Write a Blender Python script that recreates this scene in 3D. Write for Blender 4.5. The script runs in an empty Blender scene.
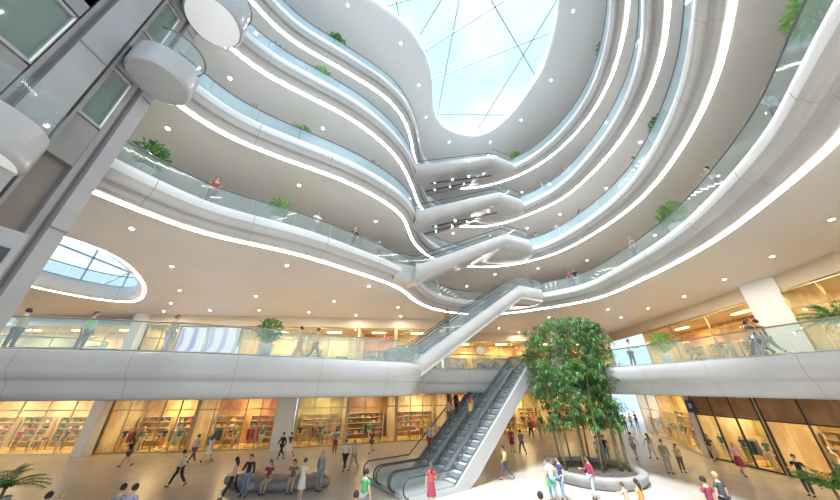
import bpy, bmesh, math, random
from mathutils import Vector, Matrix
from mathutils.geometry import tessellate_polygon
PI = math.pi
random.seed(7)
scn = bpy.context.scene
COL = scn.collection
H = 5.0
FPX = 276.0
TH = math.radians(26.4)
CT, ST = math.cos(TH), math.sin(TH)

def ray(x, y):
    u = (x-420)/FPX; v = (250-y)/FPX
    return u, CT-v*ST, ST+v*CT
def gz(x, y, z):
    a, b, d = ray(x, y); t = (z-H)/d
    return (a*t, b*t)

# ------------------------------------------------------------ materials
MATS = {}
def mat(name, col, rough=0.5, metal=0.0, emit=None, es=0.0, spec=None, coat=0.0):
    if name in MATS: return MATS[name]
    m = bpy.data.materials.new(name); m.use_nodes = True
    b = m.node_tree.nodes['Principled BSDF']
    b.inputs['Base Color'].default_value = (*col, 1)
    b.inputs['Roughness'].default_value = rough
    b.inputs['Metallic'].default_value = metal
    if spec is not None: b.inputs['Specular IOR Level'].default_value = spec
    if coat: b.inputs['Coat Weight'].default_value = coat
    if emit:
        b.inputs['Emission Color'].default_value = (*emit, 1)
        b.inputs['Emission Strength'].default_value = es
    MATS[name] = m
    return m
def noisy(name, c1, c2, scale=4, rough=0.5, detail=4, stretch=(1, 1, 1), metal=0, lo=.35, hi=.65):
    if name in MATS: return MATS[name]
    m = mat(name, c1, rough, metal)
    nt = m.node_tree; b = nt.nodes['Principled BSDF']
    tc = nt.nodes.new('ShaderNodeTexCoord'); mp = nt.nodes.new('ShaderNodeMapping')
    mp.inputs['Scale'].default_value = stretch
    n = nt.nodes.new('ShaderNodeTexNoise'); n.inputs['Scale'].default_value = scale; n.inputs['Detail'].default_value = detail
    r = nt.nodes.new('ShaderNodeValToRGB')
    r.color_ramp.elements[0].position = lo; r.color_ramp.elements[1].position = hi
    r.color_ramp.elements[0].color = (*c1, 1); r.color_ramp.elements[1].color = (*c2, 1)
    nt.links.new(tc.outputs['Object'], mp.inputs[0]); nt.links.new(mp.outputs[0], n.inputs['Vector'])
    nt.links.new(n.outputs['Fac'], r.inputs[0]); nt.links.new(r.outputs[0], b.inputs['Base Color'])
    return m
def glass(name, tint, gl=0.12, rough=0.03, base=None, bw=0.0):
    m = bpy.data.materials.new(name); m.use_nodes = True; nt = m.node_tree
    nt.nodes.clear()
    out = nt.nodes.new('ShaderNodeOutputMaterial')
    tr = nt.nodes.new('ShaderNodeBsdfTransparent'); tr.inputs[0].default_value = (*tint, 1)
    g = nt.nodes.new('ShaderNodeBsdfGlossy'); g.inputs['Roughness'].default_value = rough
    g.inputs['Color'].default_value = (.9, .97, .97, 1)
    lw = nt.nodes.new('ShaderNodeLayerWeight'); lw.inputs['Blend'].default_value = .5
    fr = nt.nodes.new('ShaderNodeMath'); fr.operation = 'POWER'; fr.inputs[1].default_value = 4
    nt.links.new(lw.outputs['Facing'], fr.inputs[0])
    ad = nt.nodes.new('ShaderNodeMath'); ad.operation = 'MULTIPLY_ADD'; ad.inputs[1].default_value = .55; ad.inputs[2].default_value = gl
    mx = nt.nodes.new('ShaderNodeMixShader')
    nt.links.new(fr.outputs[0], ad.inputs[0]); nt.links.new(ad.outputs[0], mx.inputs[0])
    nt.links.new(tr.outputs[0], mx.inputs[1]); nt.links.new(g.outputs[0], mx.inputs[2])
    last = mx
    if bw:
        df = nt.nodes.new('ShaderNodeBsdfDiffuse'); df.inputs[0].default_value = (*base, 1)
        tl = nt.nodes.new('ShaderNodeBsdfTranslucent'); tl.inputs[0].default_value = (*base, 1)
        m1 = nt.nodes.new('ShaderNodeMixShader'); m1.inputs[0].default_value = .5
        nt.links.new(df.outputs[0], m1.inputs[1]); nt.links.new(tl.outputs[0], m1.inputs[2])
        m2 = nt.nodes.new('ShaderNodeMixShader'); m2.inputs[0].default_value = bw
        nt.links.new(mx.outputs[0], m2.inputs[1]); nt.links.new(m1.outputs[0], m2.inputs[2]); last = m2
    nt.links.new(last.outputs[0], out.inputs[0])
    MATS[name] = m
    return m

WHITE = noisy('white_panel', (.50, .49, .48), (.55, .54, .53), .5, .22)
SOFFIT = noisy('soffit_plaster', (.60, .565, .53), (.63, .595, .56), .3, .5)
SOFFIT3 = noisy('soffit_skylight_tint_third', (.67, .65, .62), (.70, .68, .65), .3, .5)  # soffit colour lightened to carry skylight reaching the third balcony
SOFFITU = noisy('soffit_skylight_tint_upper', (.78, .81, .84), (.81, .84, .87), .3, .5)  # sky glow put into the colour: lighter and bluer near the skylight
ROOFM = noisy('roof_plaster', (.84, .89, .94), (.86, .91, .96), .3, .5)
JOINT = mat('panel_joint', (.30, .29, .28), .6)
LIP = mat('edge_lip', (.9, .9, .9), .2)
STRIP = mat('strip_light', (1, 1, 1), .5, emit=(1, .97, .93), es=14)
LAMP = mat('lamp_lens', (1, 1, 1), .5, emit=(1, .93, .82), es=30)
STEEL = mat('brushed_steel', (.42, .43, .44), .35, .9)
DSTEEL = mat('dark_steel', (.16, .18, .20), .4, .5)
GREY = noisy('grey_cladding', (.22, .215, .215), (.26, .255, .255), .6, .35)
GREYL = noisy('light_grey_cladding', (.32, .315, .32), (.36, .355, .36), .6, .3)
GREYD = noisy('dark_grey_cladding', (.20, .19, .19), (.24, .23, .23), .6, .45)
BRONZE = noisy('brown_cladding', (.17, .14, .12), (.2, .17, .15), .6, .4)
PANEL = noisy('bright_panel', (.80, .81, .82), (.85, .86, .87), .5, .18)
RUBBER = mat('black_rubber', (.06, .068, .075), .45)
WHITE1 = noisy('first_balcony_panel', (.47, .455, .44), (.52, .505, .49), .5, .18)
GLASS = glass('balustrade_glass', (.88, .95, .94), .04, base=(.8, .92, .93), bw=.12)
SHOPG = glass('shop_glass', (.95, .97, .93), .02)
SKYG = glass('roof_glass', (.93, .97, 1.0), .02)
LIFTG = glass('lift_glass', (.5, .6, .56), .08, base=(.42, .52, .47), bw=.75)
GLASSU = glass('upper_balustrade_glass', (.90, .96, .97), .05, base=(.76, .93, 1.0), bw=.42)
GLASS2 = glass('second_balcony_glass', (.9, .96, .95), .05, base=(.82, .90, .89), bw=.18)
GLASSE = glass('escalator_glass', (.965, .985, .985), .04, base=(.8, .9, .92), bw=.06)
STEPM = noisy('step_metal', (.30, .33, .36), (.40, .43, .46), 3, .4, metal=.4)
STEPE = mat('step_edge', (.75, .78, .8), .4)

def floor_mat():
    m = mat('polished_stone_floor', (.6, .55, .48), .3)
    nt = m.node_tree; b = nt.nodes['Principled BSDF']
    tc = nt.nodes.new('ShaderNodeTexCoord')
    w = nt.nodes.new('ShaderNodeTexNoise'); w.inputs['Scale'].default_value = .9; w.inputs['Detail'].default_value = 5
    r = nt.nodes.new('ShaderNodeValToRGB')
    r.color_ramp.elements[0].position = .35; r.color_ramp.elements[0].color = (.48, .43, .37, 1)
    r.color_ramp.elements[1].position = .65; r.color_ramp.elements[1].color = (.57, .52, .46, 1)
    br = nt.nodes.new('ShaderNodeTexBrick'); br.offset = 0
    br.inputs['Scale'].default_value = .7; br.inputs['Mortar Size'].default_value = .006
    br.inputs['Brick Width'].default_value = 1.0; br.inputs['Row Height'].default_value = 1.0
    br.inputs['Mortar'].default_value = (.45, .40, .34, 1)
    nt.links.new(tc.outputs['Object'], w.inputs['Vector']); nt.links.new(tc.outputs['Object'], br.inputs['Vector'])
    nt.links.new(w.outputs['Fac'], r.inputs[0])
    nt.links.new(r.outputs[0], br.inputs['Color1']); nt.links.new(r.outputs[0], br.inputs['Color2'])
    nt.links.new(br.outputs[0], b.inputs['Base Color'])
    return m
FLOOR = floor_mat()

# ------------------------------------------------------------ mesh builder
class MB:
    def __init__(s): s.v = []; s.f = []; s.m = []; s.sm = []
    def add(s, vs, fs, mi=0, smooth=False):
        o = len(s.v); s.v += [tuple(p) for p in vs]
        for f in fs:
            s.f.append([i+o for i in f]); s.m.append(mi); s.sm.append(smooth)
        return s
    def box(s, c, d, rz=0, mi=0, M=None):
        x, y, z = d[0]/2, d[1]/2, d[2]/2
        R = Matrix.Rotation(rz, 3, 'Z')
        vs = []
        for k in (-1, 1):
            for a, b in ((-1, -1), (1, -1), (1, 1), (-1, 1)):
                p = R @ Vector((a*x, b*y, 0)) + Vector((c[0], c[1], c[2]+k*z))
                vs.append(M @ p if M else p)
        s.add(vs, [(3, 2, 1, 0), (4, 5, 6, 7), (0, 1, 5, 4), (1, 2, 6, 5), (2, 3, 7, 6), (3, 0, 4, 7)], mi); return s
    def bar(s, a, b, w, h, mi=0, up=(0, 0, 1)):
        a = Vector(a); b = Vector(b); d = (b-a).normalized(); u = Vector(up)
        x = d.cross(u)
        if x.length < 1e-4: x = d.cross(Vector((0, 1, 0)))
        x.normalize(); y = x.cross(d)
        vs = []
        for p in (a, b):
            for i, j in ((-1, -1), (1, -1), (1, 1), (-1, 1)): vs.append(p + x*i*w/2 + y*j*h/2)
        s.add(vs, [(3, 2, 1, 0), (4, 5, 6, 7), (0, 1, 5, 4), (1, 2, 6, 5), (2, 3, 7, 6), (3, 0, 4, 7)], mi); return s
    def tube(s, pts, r, n=8, mi=0, closed=False, smooth=True):
        pts = [Vector(p) for p in pts]; N = len(pts)
        rs = r if isinstance(r, (list, tuple)) else [r]*N
        vs = []; prev = None
        for i, p in enumerate(pts):
            if closed: d = pts[(i+1) % N]-pts[i-1]
            else: d = pts[min(i+1, N-1)]-pts[max(i-1, 0)]
            if d.length < 1e-9: d = Vector((0, 0, 1))
            d.normalize()
            a = Vector((0, 0, 1)) if abs(d.z) < .9 else Vector((1, 0, 0))
            if prev is not None and (prev - d*prev.dot(d)).length > .1: x = (prev - d*prev.dot(d)).normalized()
            else: x = d.cross(a).normalized()
            prev = x; y = d.cross(x)
            for k in range(n):
                t = 2*PI*k/n; vs.append(p + x*math.cos(t)*rs[i] + y*math.sin(t)*rs[i])
        fs = []
        for i in range(N if closed else N-1):
            j = (i+1) % N
            for k in range(n): fs.append((i*n+k, i*n+(k+1) % n, j*n+(k+1) % n, j*n+k))
        if not closed: fs += [tuple(range(n))[::-1], tuple((N-1)*n+k for k in range(n))]
        s.add(vs, fs, mi, smooth); return s
    def lathe(s, prof, c=(0, 0, 0), n=16, mi=0, sx=1, sy=1, smooth=True):
        vs = []
        for r, z in prof:
            for k in range(n):
                t = 2*PI*k/n; vs.append((c[0]+r*sx*math.cos(t), c[1]+r*sy*math.sin(t), c[2]+z))
        fs = []
        for i in range(len(prof)-1):
            for k in range(n): fs.append((i*n+k, i*n+(k+1) % n, (i+1)*n+(k+1) % n, (i+1)*n+k))
        fs += [tuple(range(n))[::-1], tuple((len(prof)-1)*n+k for k in range(n))]
        s.add(vs, fs, mi, smooth); return s
    def ball(s, c, r, n=10, mi=0, sx=1, sy=1, sz=1):
        m = max(5, n//2+1)
        prof = [(max(1e-3, r*math.sin(PI*i/m)), -r*sz*math.cos(PI*i/m)) for i in range(m+1)]
        return s.lathe(prof, c, n, mi, sx, sy)
    def prism(s, poly, z0, z1, mi=0, mtop=None):
        n = len(poly)
        vs = [(p[0], p[1], z0) for p in poly]+[(p[0], p[1], z1) for p in poly]
        s.add(vs, [(i, (i+1) % n, n+(i+1) % n, n+i) for i in range(n)]+[tuple(range(n))[::-1]], mi)
        s.add([(p[0], p[1], z1) for p in poly], [tuple(range(n))], mi if mtop is None else mtop); return s
    def region(s, loops, z, mi=0, down=False):
        L = [[Vector((p[0], p[1], 0)) for p in l] for l in loops]
        tris = tessellate_polygon(L)
        flat = [p for l in L for p in l]
        vs = [(p.x, p.y, z) for p in flat]; fs = []
        for t in tris:
            a, b, c = (flat[i] for i in t)
            up = (b-a).cross(c-a).z > 0
            fs.append(tuple(t) if up != down else tuple(t)[::-1])
        s.add(vs, fs, mi); return s
    def mesh(s, name, mats):
        me = bpy.data.meshes.new(name); me.from_pydata(s.v, [], s.f)
        if not isinstance(mats, (list, tuple)): mats = [mats]
        for m in mats: me.materials.append(m)
        me.polygons.foreach_set('material_index', s.m); me.polygons.foreach_set('use_smooth', s.sm)
        me.update(); return me
    def build(s, name, mats, parent=None, loc=None, rz=0):
        return place(name, s.mesh(name, mats), parent, loc, rz)
def place(name, me, parent=None, loc=None, rz=0):
    o = bpy.data.objects.new(name, me); COL.objects.link(o)
    if parent: o.parent = parent
    if loc: o.location = loc
    if rz: o.rotation_euler = (0, 0, rz)
    return o
def tag(o, label=None, cat=None, group=None, kind=None):
    if label: o['label'] = label
    if cat: o['category'] = cat
    if group: o['group'] = group
    if kind: o['kind'] = kind
    return o
def thing(name, label, cat, loc=(0, 0, 0), rz=0, group=None):
    o = place(name, None, None, loc, rz); return tag(o, label, cat, group)
def dup(root, loc=None, rz=None, label=None, group=None):
    r = root.copy(); COL.objects.link(r)
    if loc is not None: r.location = loc
    if rz is not None: r.rotation_euler = (0, 0, rz)
    if label: r['label'] = label
    if group: r['group'] = group
    for ch in list(root.children):
        c = ch.copy(); COL.objects.link(c); c.parent = r
        for g in list(ch.children):
            d = g.copy(); COL.objects.link(d); d.parent = c
    return r
def struct(o, label=None):
    o['kind'] = 'structure'
    if label: o['label'] = label
    return o

# ------------------------------------------------------------ paths
def catmull(pts, closed=False, step=.5):
    P = [Vector((p[0], p[1])) for p in pts]; n = len(P); out = []
    rng = range(n if closed else n-1)
    for i in rng:
        if closed: a, b, c, d = P[i-1], P[i], P[(i+1) % n], P[(i+2) % n]
        else: a, b, c, d = P[max(i-1, 0)], P[i], P[i+1], P[min(i+2, n-1)]
        k = max(2, int((c-b).length/step))
        for j in range(k):
            t = j/k
            out.append(.5*((2*b)+(-a+c)*t+(2*a-5*b+4*c-d)*t*t+(-a+3*b-3*c+d)*t**3))
    if not closed: out.append(P[-1])
    return out
def resample(path, step, closed=False):
    pts = list(path)+([path[0]] if closed else [])
    L = [0]
    for i in range(1, len(pts)): L.append(L[-1]+(pts[i]-pts[i-1]).length)
    n = max(2, round(L[-1]/step)); out = []; j = 0
    for k in range(n+(0 if closed else 1)):
        d = L[-1]*k/n
        while j < len(L)-2 and L[j+1] < d: j += 1
        t = (d-L[j])/max(1e-9, L[j+1]-L[j]); out.append(pts[j].lerp(pts[j+1], min(1, t)))
    return out
def smooth(path, it=3, closed=False):
    for _ in range(it):
        q = list(path); n = len(path)
        for i in range(0 if closed else 1, n if closed else n-1):
            q[i] = path[i]*.5+(path[i-1]+path[(i+1) % n])*.25
        path = q
    return path
def offset(path, o, closed=False):
    out = []; n = len(path)
    for i, p in enumerate(path):
        a = path[i-1] if (closed or i) else p
        b = path[(i+1) % n] if (closed or i < n-1) else p
        d = (b-a).normalized(); out.append(Vector((p.x+d.y*o, p.y-d.x*o)))
    return out
def nearest(path, x, y):
    return min(range(len(path)), key=lambda i: (path[i].x-x)**2+(path[i].y-y)**2)

# sweep a cross-section (offset outward, z) along a path, with narrow dark joints between panels
def sweep(mb, path, prof, z, closed=False, panel=3.6, mi=0, mj=1, sm=True, split=None):
    fine = resample(path, .45, closed)
    n = len(fine); offs = [offset(fine, o, closed) for o, _ in prof]
    L = 0; nextj = panel*.6
    rows = []   # (row points, is joint to next)
    for i in range(n):
        rows.append(([(offs[k][i].x, offs[k][i].y, z+prof[k][1]) for k in range(len(prof))], False))
        j = (i+1) % n
        if not closed and i == n-1: break
        seg = (fine[j]-fine[i]).length
        if panel and L+seg > nextj:
            t = (nextj-L)/seg; w = .013/seg
            for tt, fl in ((t-w, True), (t+w, False)):
                tt = min(max(tt, .02), .98)
                rows.append(([tuple(offs[k][i].lerp(offs[k][j], tt))+(z+prof[k][1],) for k in range(len(prof))], fl))
            nextj += panel
        L += seg
    m = len(prof); R = len(rows); vs = [p for r, _ in rows for p in r]
    fa, fj, lowf = [], [], []
    for i in range(R if closed else R-1):
        j = (i+1) % R
        for k in range(m-1):
            q = (i*m+k, j*m+k, j*m+k+1, i*m+k+1)
            (fj if rows[i][1] else fa).append(q)
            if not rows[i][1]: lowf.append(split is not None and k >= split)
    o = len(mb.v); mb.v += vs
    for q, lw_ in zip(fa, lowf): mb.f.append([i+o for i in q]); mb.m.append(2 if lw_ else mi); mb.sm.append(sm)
    for q in fj: mb.f.append([i+o for i in q]); mb.m.append(mj); mb.sm.append(sm)

# ------------------------------------------------------------ world and camera
def world():
    w = bpy.data.worlds.new('sky'); scn.world = w; w.use_nodes = True; nt = w.node_tree; nt.nodes.clear()
    out = nt.nodes.new('ShaderNodeOutputWorld'); bg = nt.nodes.new('ShaderNodeBackground')
    tc = nt.nodes.new('ShaderNodeTexCoord'); mp = nt.nodes.new('ShaderNodeMapping')
    mp.inputs['Scale'].default_value = (1.2, 1.2, 2.2); mp.inputs['Location'].default_value = (.35, .1, .2)
    n = nt.nodes.new('ShaderNodeTexNoise'); n.inputs['Scale'].default_value = 2.6; n.inputs['Detail'].default_value = 7
    n.inputs['Roughness'].default_value = .55
    r = nt.nodes.new('ShaderNodeValToRGB')
    e = r.color_ramp.elements
    e[0].position = .40; e[0].color = (.46, .66, .84, 1)
    e[1].position = .60; e[1].color = (.66, .73, .80, 1)
    nt.links.new(tc.outputs['Generated'], mp.inputs[0]); nt.links.new(mp.outputs[0], n.inputs['Vector'])
    nt.links.new(n.outputs['Fac'], r.inputs[0]); nt.links.new(r.outputs[0], bg.inputs[0])
    bg.inputs[1].default_value = 1.2
    nt.links.new(bg.outputs[0], out.inputs[0])
world()
cam = bpy.data.objects.new('camera', bpy.data.cameras.new('camera')); COL.objects.link(cam)
cam.location = (0, 0, H); cam.rotation_euler = (PI/2+TH, 0, 0)
cam.data.sensor_width = 36; cam.data.lens = FPX/840*36; cam.data.clip_end = 500; cam.data.clip_start = .05
scn.camera = cam
sun = bpy.data.objects.new('sun', bpy.data.lights.new('sun', 'SUN')); COL.objects.link(sun)
sun.data.energy = 5.5; sun.data.angle = math.radians(14); sun.data.color = (.90, .95, 1)
sun.rotation_euler = (math.radians(22), math.radians(-14), 0)
vs_ = scn.view_settings
vs_.view_transform = 'Standard'; vs_.look = 'None'; vs_.gamma = 1; vs_.use_curve_mapping = False
vs_.exposure = 0.58

# ------------------------------------------------------------ levels
ZS = {2: 11.3, 3: 15.76, 4: 20.3, 5: 25.0}
ZF = {1: 6.2, 2: 12.4, 3: 16.86, 4: 21.4, 5: 26.1}
PX = {2: [(840, 140), (805, 170), (770, 200), (735, 227), (700, 250), (650, 276), (600, 298), (560, 306), (520, 312), (487, 315), (454, 313), (430, 308), (415, 301), (403, 290), (390, 284), (370, 277), (335, 266), (300, 255), (250, 244), (200, 233), (150, 215), (100, 195)],
      3: [(733, 0), (722, 60), (700, 115), (672, 162), (640, 200), (600, 230), (560, 252), (530, 261), (505, 266), (476, 267), (450, 264), (432, 258), (418, 248), (410, 235), (405, 218), (390, 205), (360, 188), (330, 175), (295, 163), (250, 146), (210, 128), (170, 98)],
      4: [(668, 0), (664, 45), (650, 90), (628, 130), (600, 165), (565, 197), (530, 214), (500, 224), (478, 227), (450, 225), (432, 218), (420, 207), (414, 190), (406, 172), (394, 153), (360, 124), (330, 107), (300, 92), (275, 80), (250, 64), (230, 48), (210, 28)],
      5: [(628, 0), (621, 45), (608, 85), (587, 120), (560, 149), (535, 167), (510, 179), (480, 187), (452, 188), (430, 181), (418, 168), (413, 150), (410, 132), (400, 112), (385, 96), (360, 80), (330, 62), (300, 46), (275, 28), (252, 0)]}
S, E = {}, {}
for k in ZS:
    pts = [gz(x, y, ZS[k]) for x, y in PX[k]]
    if k == 2: pre = [(6.4, -7), (7.0, -2.5), (9.4, 2.0)]
    else: pre = [(6, -7), (6.6, -2.5), (7.6, 1.2)]
    if k == 2: post = [(-12.4, 6.6), (-12.9, 4), (-13, -7)]
    else: post = [(-11.2, 5.9), (-12.5, 3.8), (-13, -7)]
    S[k] = smooth(resample(catmull(pre+pts+post), .5), 6)
    E[k] = smooth(offset(S[k], -1.0 if k == 2 else -.62), 3)
px1 = [(-20, -7), (-20, 4), (-18, 8.8), (-14.4, 10), (-11.3, 10.7), (-8.6, 11.6), (-5.5, 13.4), (-3, 14.9), (-1.0, 16.1), (-.1, 17.1), (.1, 18.6), (.4, 20.8), (1.3, 22.3), (4, 23.3), (8, 24.6), (11, 23.6), (13, 20.6), (13.9, 17.8), (14.7, 13.6), (15.2, 10.6), (15.4, 5), (14, -1), (13, -7)][::-1]
E[1] = smooth(resample(catmull(px1), .4), 2)
OV = [(-16.4, 12.2), (-16.6, 14), (-17.9, 16.4), (-20, 19.2), (-23.4, 22.2), (-25.6, 21.9), (-27.2, 18.5), (-27, 13), (-25, 9.5), (-20.5, 8.7), (-17.6, 9.9)]
OVS = smooth(resample(catmull(OV, True), .5, True), 4, True)      # counter-clockwise? fixed below
def area(p): return sum(p[i-1].x*p[i].y-p[i].x*p[i-1].y for i in range(len(p)))/2
if area(OVS) < 0: OVS = OVS[::-1]
OV1 = smooth(resample(catmull([(-18.3, 16.5), (-20.5, 18.4), (-26, 19.2), (-31, 18), (-32, 15.6), (-27, 14.4), (-21, 14.7), (-18.9, 15.5)], True), .4, True), 3, True)
if area(OV1) < 0: OV1 = OV1[::-1]

SKY_PX = [(365, 0), (380, 8), (395, 20), (408, 32), (417, 45), (424, 58), (429, 72), (431, 95), (432, 113), (440, 127), (452, 134), (470, 138), (487, 135), (500, 127), (512, 116), (523, 103), (532, 90), (541, 77), (547, 65), (557, 32), (562, 0)]
sky = [gz(x, y, 30.5) for x, y in SKY_PX]
sky = sky+[(9.2, 6), (7, 1), (1, -3), (-6, -4), (-10, -1), (-11, 5), (-8, 8.6)]
SKYC = smooth(resample(catmull(sky, True), .5, True), 2, True)
if area(SKYC) < 0: SKYC = SKYC[::-1]

OUT = [(26, -7), (26, 34), (30, 44), (30, 50), (-45, 50), (-45, -7)]
OUTU = [(26, -7), (26, 34), (30, 44), (30, 50), (-18, 50), (-18, -7)]
NAMES = {1: 'first', 2: 'second', 3: 'third', 4: 'fourth', 5: 'fifth'}
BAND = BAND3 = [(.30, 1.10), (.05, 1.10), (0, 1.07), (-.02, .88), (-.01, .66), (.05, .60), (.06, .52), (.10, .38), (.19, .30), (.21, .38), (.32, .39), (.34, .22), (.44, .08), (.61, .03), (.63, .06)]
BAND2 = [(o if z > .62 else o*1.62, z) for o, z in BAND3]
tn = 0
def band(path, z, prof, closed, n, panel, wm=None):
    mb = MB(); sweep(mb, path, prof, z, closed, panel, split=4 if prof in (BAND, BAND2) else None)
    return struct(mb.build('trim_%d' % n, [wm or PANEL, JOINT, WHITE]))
def strip(path, z, closed, label, w=.12):
    a = resample(path, .5, closed); b = offset(a, w, closed); mb = MB(); n = len(a)
    m = n if closed else n-1
    for zz, mi in ((z-.012, 0),):
        vs = [(p.x, p.y, zz) for p in a]+[(p.x, p.y, zz) for p in b]
        mb.add(vs, [(i, n+i, n+(i+1) % n, (i+1) % n) for i in range(m)], 0)
        vs2 = [(p.x, p.y, zz) for p in a]+[(p.x, p.y, zz+.03) for p in a]+[(p.x, p.y, zz) for p in b]+[(p.x, p.y, zz+.03) for p in b]
        mb.add(vs2, [(i, (i+1) % n, n+(i+1) % n, n+i) for i in range(m)]+[(2*n+i, 3*n+i, 3*n+(i+1) % n, 2*n+(i+1) % n) for i in range(m)], 0)
    o = mb.build('strip_light', [STRIP]); tag(o, label, 'light'); return o
def balustrade(path, z, closed, label, h=.92, off=.16, plen=2.0, rail=DSTEEL, gm=None):
    t = thing('glass_balustrade', label, 'railing')
    p = offset(resample(path, .4, closed), off, closed)
    n = len(p); g = max(2, int(round(plen/.4)))
    i = 0; end = n if closed else n-1
    while i < end:
        seg = [p[(i+k) % n] for k in range(min(g, end-i)+1)]
        if len(seg) > 1:
            s0 = seg[0].lerp(seg[1], .03); s1 = seg[-1].lerp(seg[-2], .03); seg = [s0]+seg[1:-1]+[s1]
            a = seg; b = [q.copy() for q in offset(seg, .016)]
            m = len(a); mb = MB()
            vs = [(q.x, q.y, z-.02) for q in a]+[(q.x, q.y, z+h-.03) for q in a]+[(q.x, q.y, z-.02) for q in b]+[(q.x, q.y, z+h-.03) for q in b]
            fs = []
            for k in range(m-1):
                fs += [(k, k+1, m+k+1, m+k), (2*m+k, 3*m+k, 3*m+k+1, 2*m+k+1), (m+k, m+k+1, 3*m+k+1, 3*m+k)]
            fs += [(0, m, 3*m, 2*m), (m-1, 3*m-1, 4*m-1, 2*m-1)]
            mb.add(vs, fs, 0); mb.build('glass_panel', [gm or GLASS], t)
        i += g
    mb = MB(); mb.tube([(q.x, q.y, z+h) for q in p], .035, 6, closed=closed); mb.build('handrail', [rail], t)
    mb = MB(); mb.tube([(q.x, q.y, z+.03) for q in p], .03, 4, closed=closed, smooth=False); mb.build('base_channel', [STEEL], t)
    return t

for k in (2, 3, 4, 5):
    zs, zf = ZS[k], ZF[k]
    hole = OVS
    oo = OUT if k == 2 else OUTU
    mb = MB(); mb.region([list(offset(E[k], .28))+[Vector(p) for p in reversed(oo)]]+([offset(hole, .1, True)] if k == 2 else []), zf-.01, 0)
    struct(mb.build('floor', [FLOOR]))
    mb = MB(); mb.region([list(S[k])+[Vector(p) for p in reversed(oo)]]+([hole] if k == 2 else []), zs, 0, True)
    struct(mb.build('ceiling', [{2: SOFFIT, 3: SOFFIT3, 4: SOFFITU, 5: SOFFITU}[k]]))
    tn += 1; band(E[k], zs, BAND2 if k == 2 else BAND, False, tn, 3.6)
    strip(offset(S[k], -.02), zs, False, 'long curved strip light tracing the underside of the %s balcony' % NAMES[k])
    if k > 2:
        tn += 1; struct(MB().box((-18.05, 10, zs+.55), (.12, 34, 1.12)).build('trim_%d' % tn, [WHITE])); balustrade([Vector((-18.1, 26.5)), Vector((-18.1, -6))], zf, False, 'straight glass balustrade at the outer back of the %s balcony, left' % NAMES[k])
        balustrade(E[k], zf, False, 'curved glass balustrade along the edge of the %s balcony' % NAMES[k], gm=GLASSU)
        continue
    # oval light well on the left: its own band, strip and balustrade
    inner = offset(hole, -.5, True)
    prof = [(.30, 1.10), (0, 1.06), (-.03, .8), (.05, .35), (.2, .06), (.48, .0), (.5, .06)]
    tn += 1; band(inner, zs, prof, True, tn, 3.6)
    strip(offset(hole, .0, True), zs, True, 'oval loop strip light round the light well in the %s balcony' % NAMES[k])
    balustrade(E[k], zf, False, 'curved glass balustrade along the edge of the %s balcony' % NAMES[k], gm=GLASS2)
    if k < 4: balustrade(inner, zf, True, 'oval glass balustrade round the light well on the %s balcony' % NAMES[k])
# first balcony
O1 = [(26, -7), (26, 34), (30, 44), (30, 50), (-45, 50), (-45, -7)]
mb = MB(); mb.region([list(offset(E[1], .28))+[Vector(p) for p in reversed(O1)], OV1], 6.19, 0)
struct(mb.build('floor', [FLOOR]))
mb = MB(); mb.region([list(offset(E[1], .9))+[Vector(p) for p in reversed(O1)], OV1], 4.55, 0, True)
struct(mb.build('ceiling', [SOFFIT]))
B1 = [(.30, 1.65), (.06, 1.65), (0, 1.60), (-.03, 1.3), (-.02, .95), (.04, .78), (.13, .70), (.20, .66), (.22, .58), (.27, .3), (.36, .1), (.52, .02), (.92, 0)]
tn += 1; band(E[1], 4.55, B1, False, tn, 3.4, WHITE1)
tn += 1; band(OV1, 4.55, [(.2, 1.65), (0, 1.6), (-.02, .8), (.1, .1), (.3, 0)], True, tn, 3.4)
balustrade(E[1], 6.2, False, 'curved glass balustrade with bronze rail along the first balcony', h=1.12, rail=mat('bronze_rail', (.33, .28, .2), .35, .7))
balustrade(OV1, 6.2, True, 'oval glass balustrade round the opening on the first balcony at left', h=1.15, rail=MATS['bronze_rail'])
# ground
mb = MB(); mb.box((0, 25, -.15), (140, 90, .3)); struct(mb.build('floor', [FLOOR]))

# roof with skylight
mb = MB()
RO = [Vector(p) for p in [(30, -7), (30, 50), (-45, 50), (-45, -7)]][::-1]
RO = [Vector(p) for p in [(-34, -7), (30, -7), (30, 50), (-34, 50)]]
mb.region([RO, SKYC], 30.5, 0, True)
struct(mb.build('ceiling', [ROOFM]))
mb = MB(); sweep(mb, SKYC, [(.0, 0), (-.12, .02), (-.15, .12), (-.15, .9), (.1, .95), (.3, .9)], 30.5, True, 0)
tn += 1; struct(mb.build('trim_%d' % tn, [ROOFM, JOINT]))
win = MB(); win.region([SKYC], 31.3); wo = struct(win.build('window_1', [SKYG]))
bars = [((420, 54), (505, 0)), ((441, 0), (420, 35)), ((459, 0), (436, 122)), ((491, 0), (539, 82)), ((557, 0), (473, 137)), ((432, 79), (557, 30)), ((440, 114), (512, 115)), ((385, 6), (445, -10)), ((396, 0), (400, 22))]
BARM = mat('skylight_bar', (.36, .48, .47), .5)
for a, b in bars:
    p = gz(*a, 31.2); q = gz(*b, 31.2)
    m_ = MB(); m_.bar((p[0], p[1], 31.2), (q[0], q[1], 31.2), .07, .12); m_.build('glazing_bar', [BARM], wo)
win = MB(); win.box((-34, 21.5, 21.4), (.04, 57, 18)); wo = struct(win.build('window_2', [SKYG]))
for i in range(15):
    m_ = MB(); m_.box((-33.9, -6+i*4, 21.4), (.14, .12, 18)); m_.build('mullion', [BARM], wo)
for zz in (12.5, 17, 21.5, 26):
    m_ = MB(); m_.box((-33.9, 21.5, zz), (.14, 57, .14)); m_.build('transom', [BARM], wo)
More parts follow.
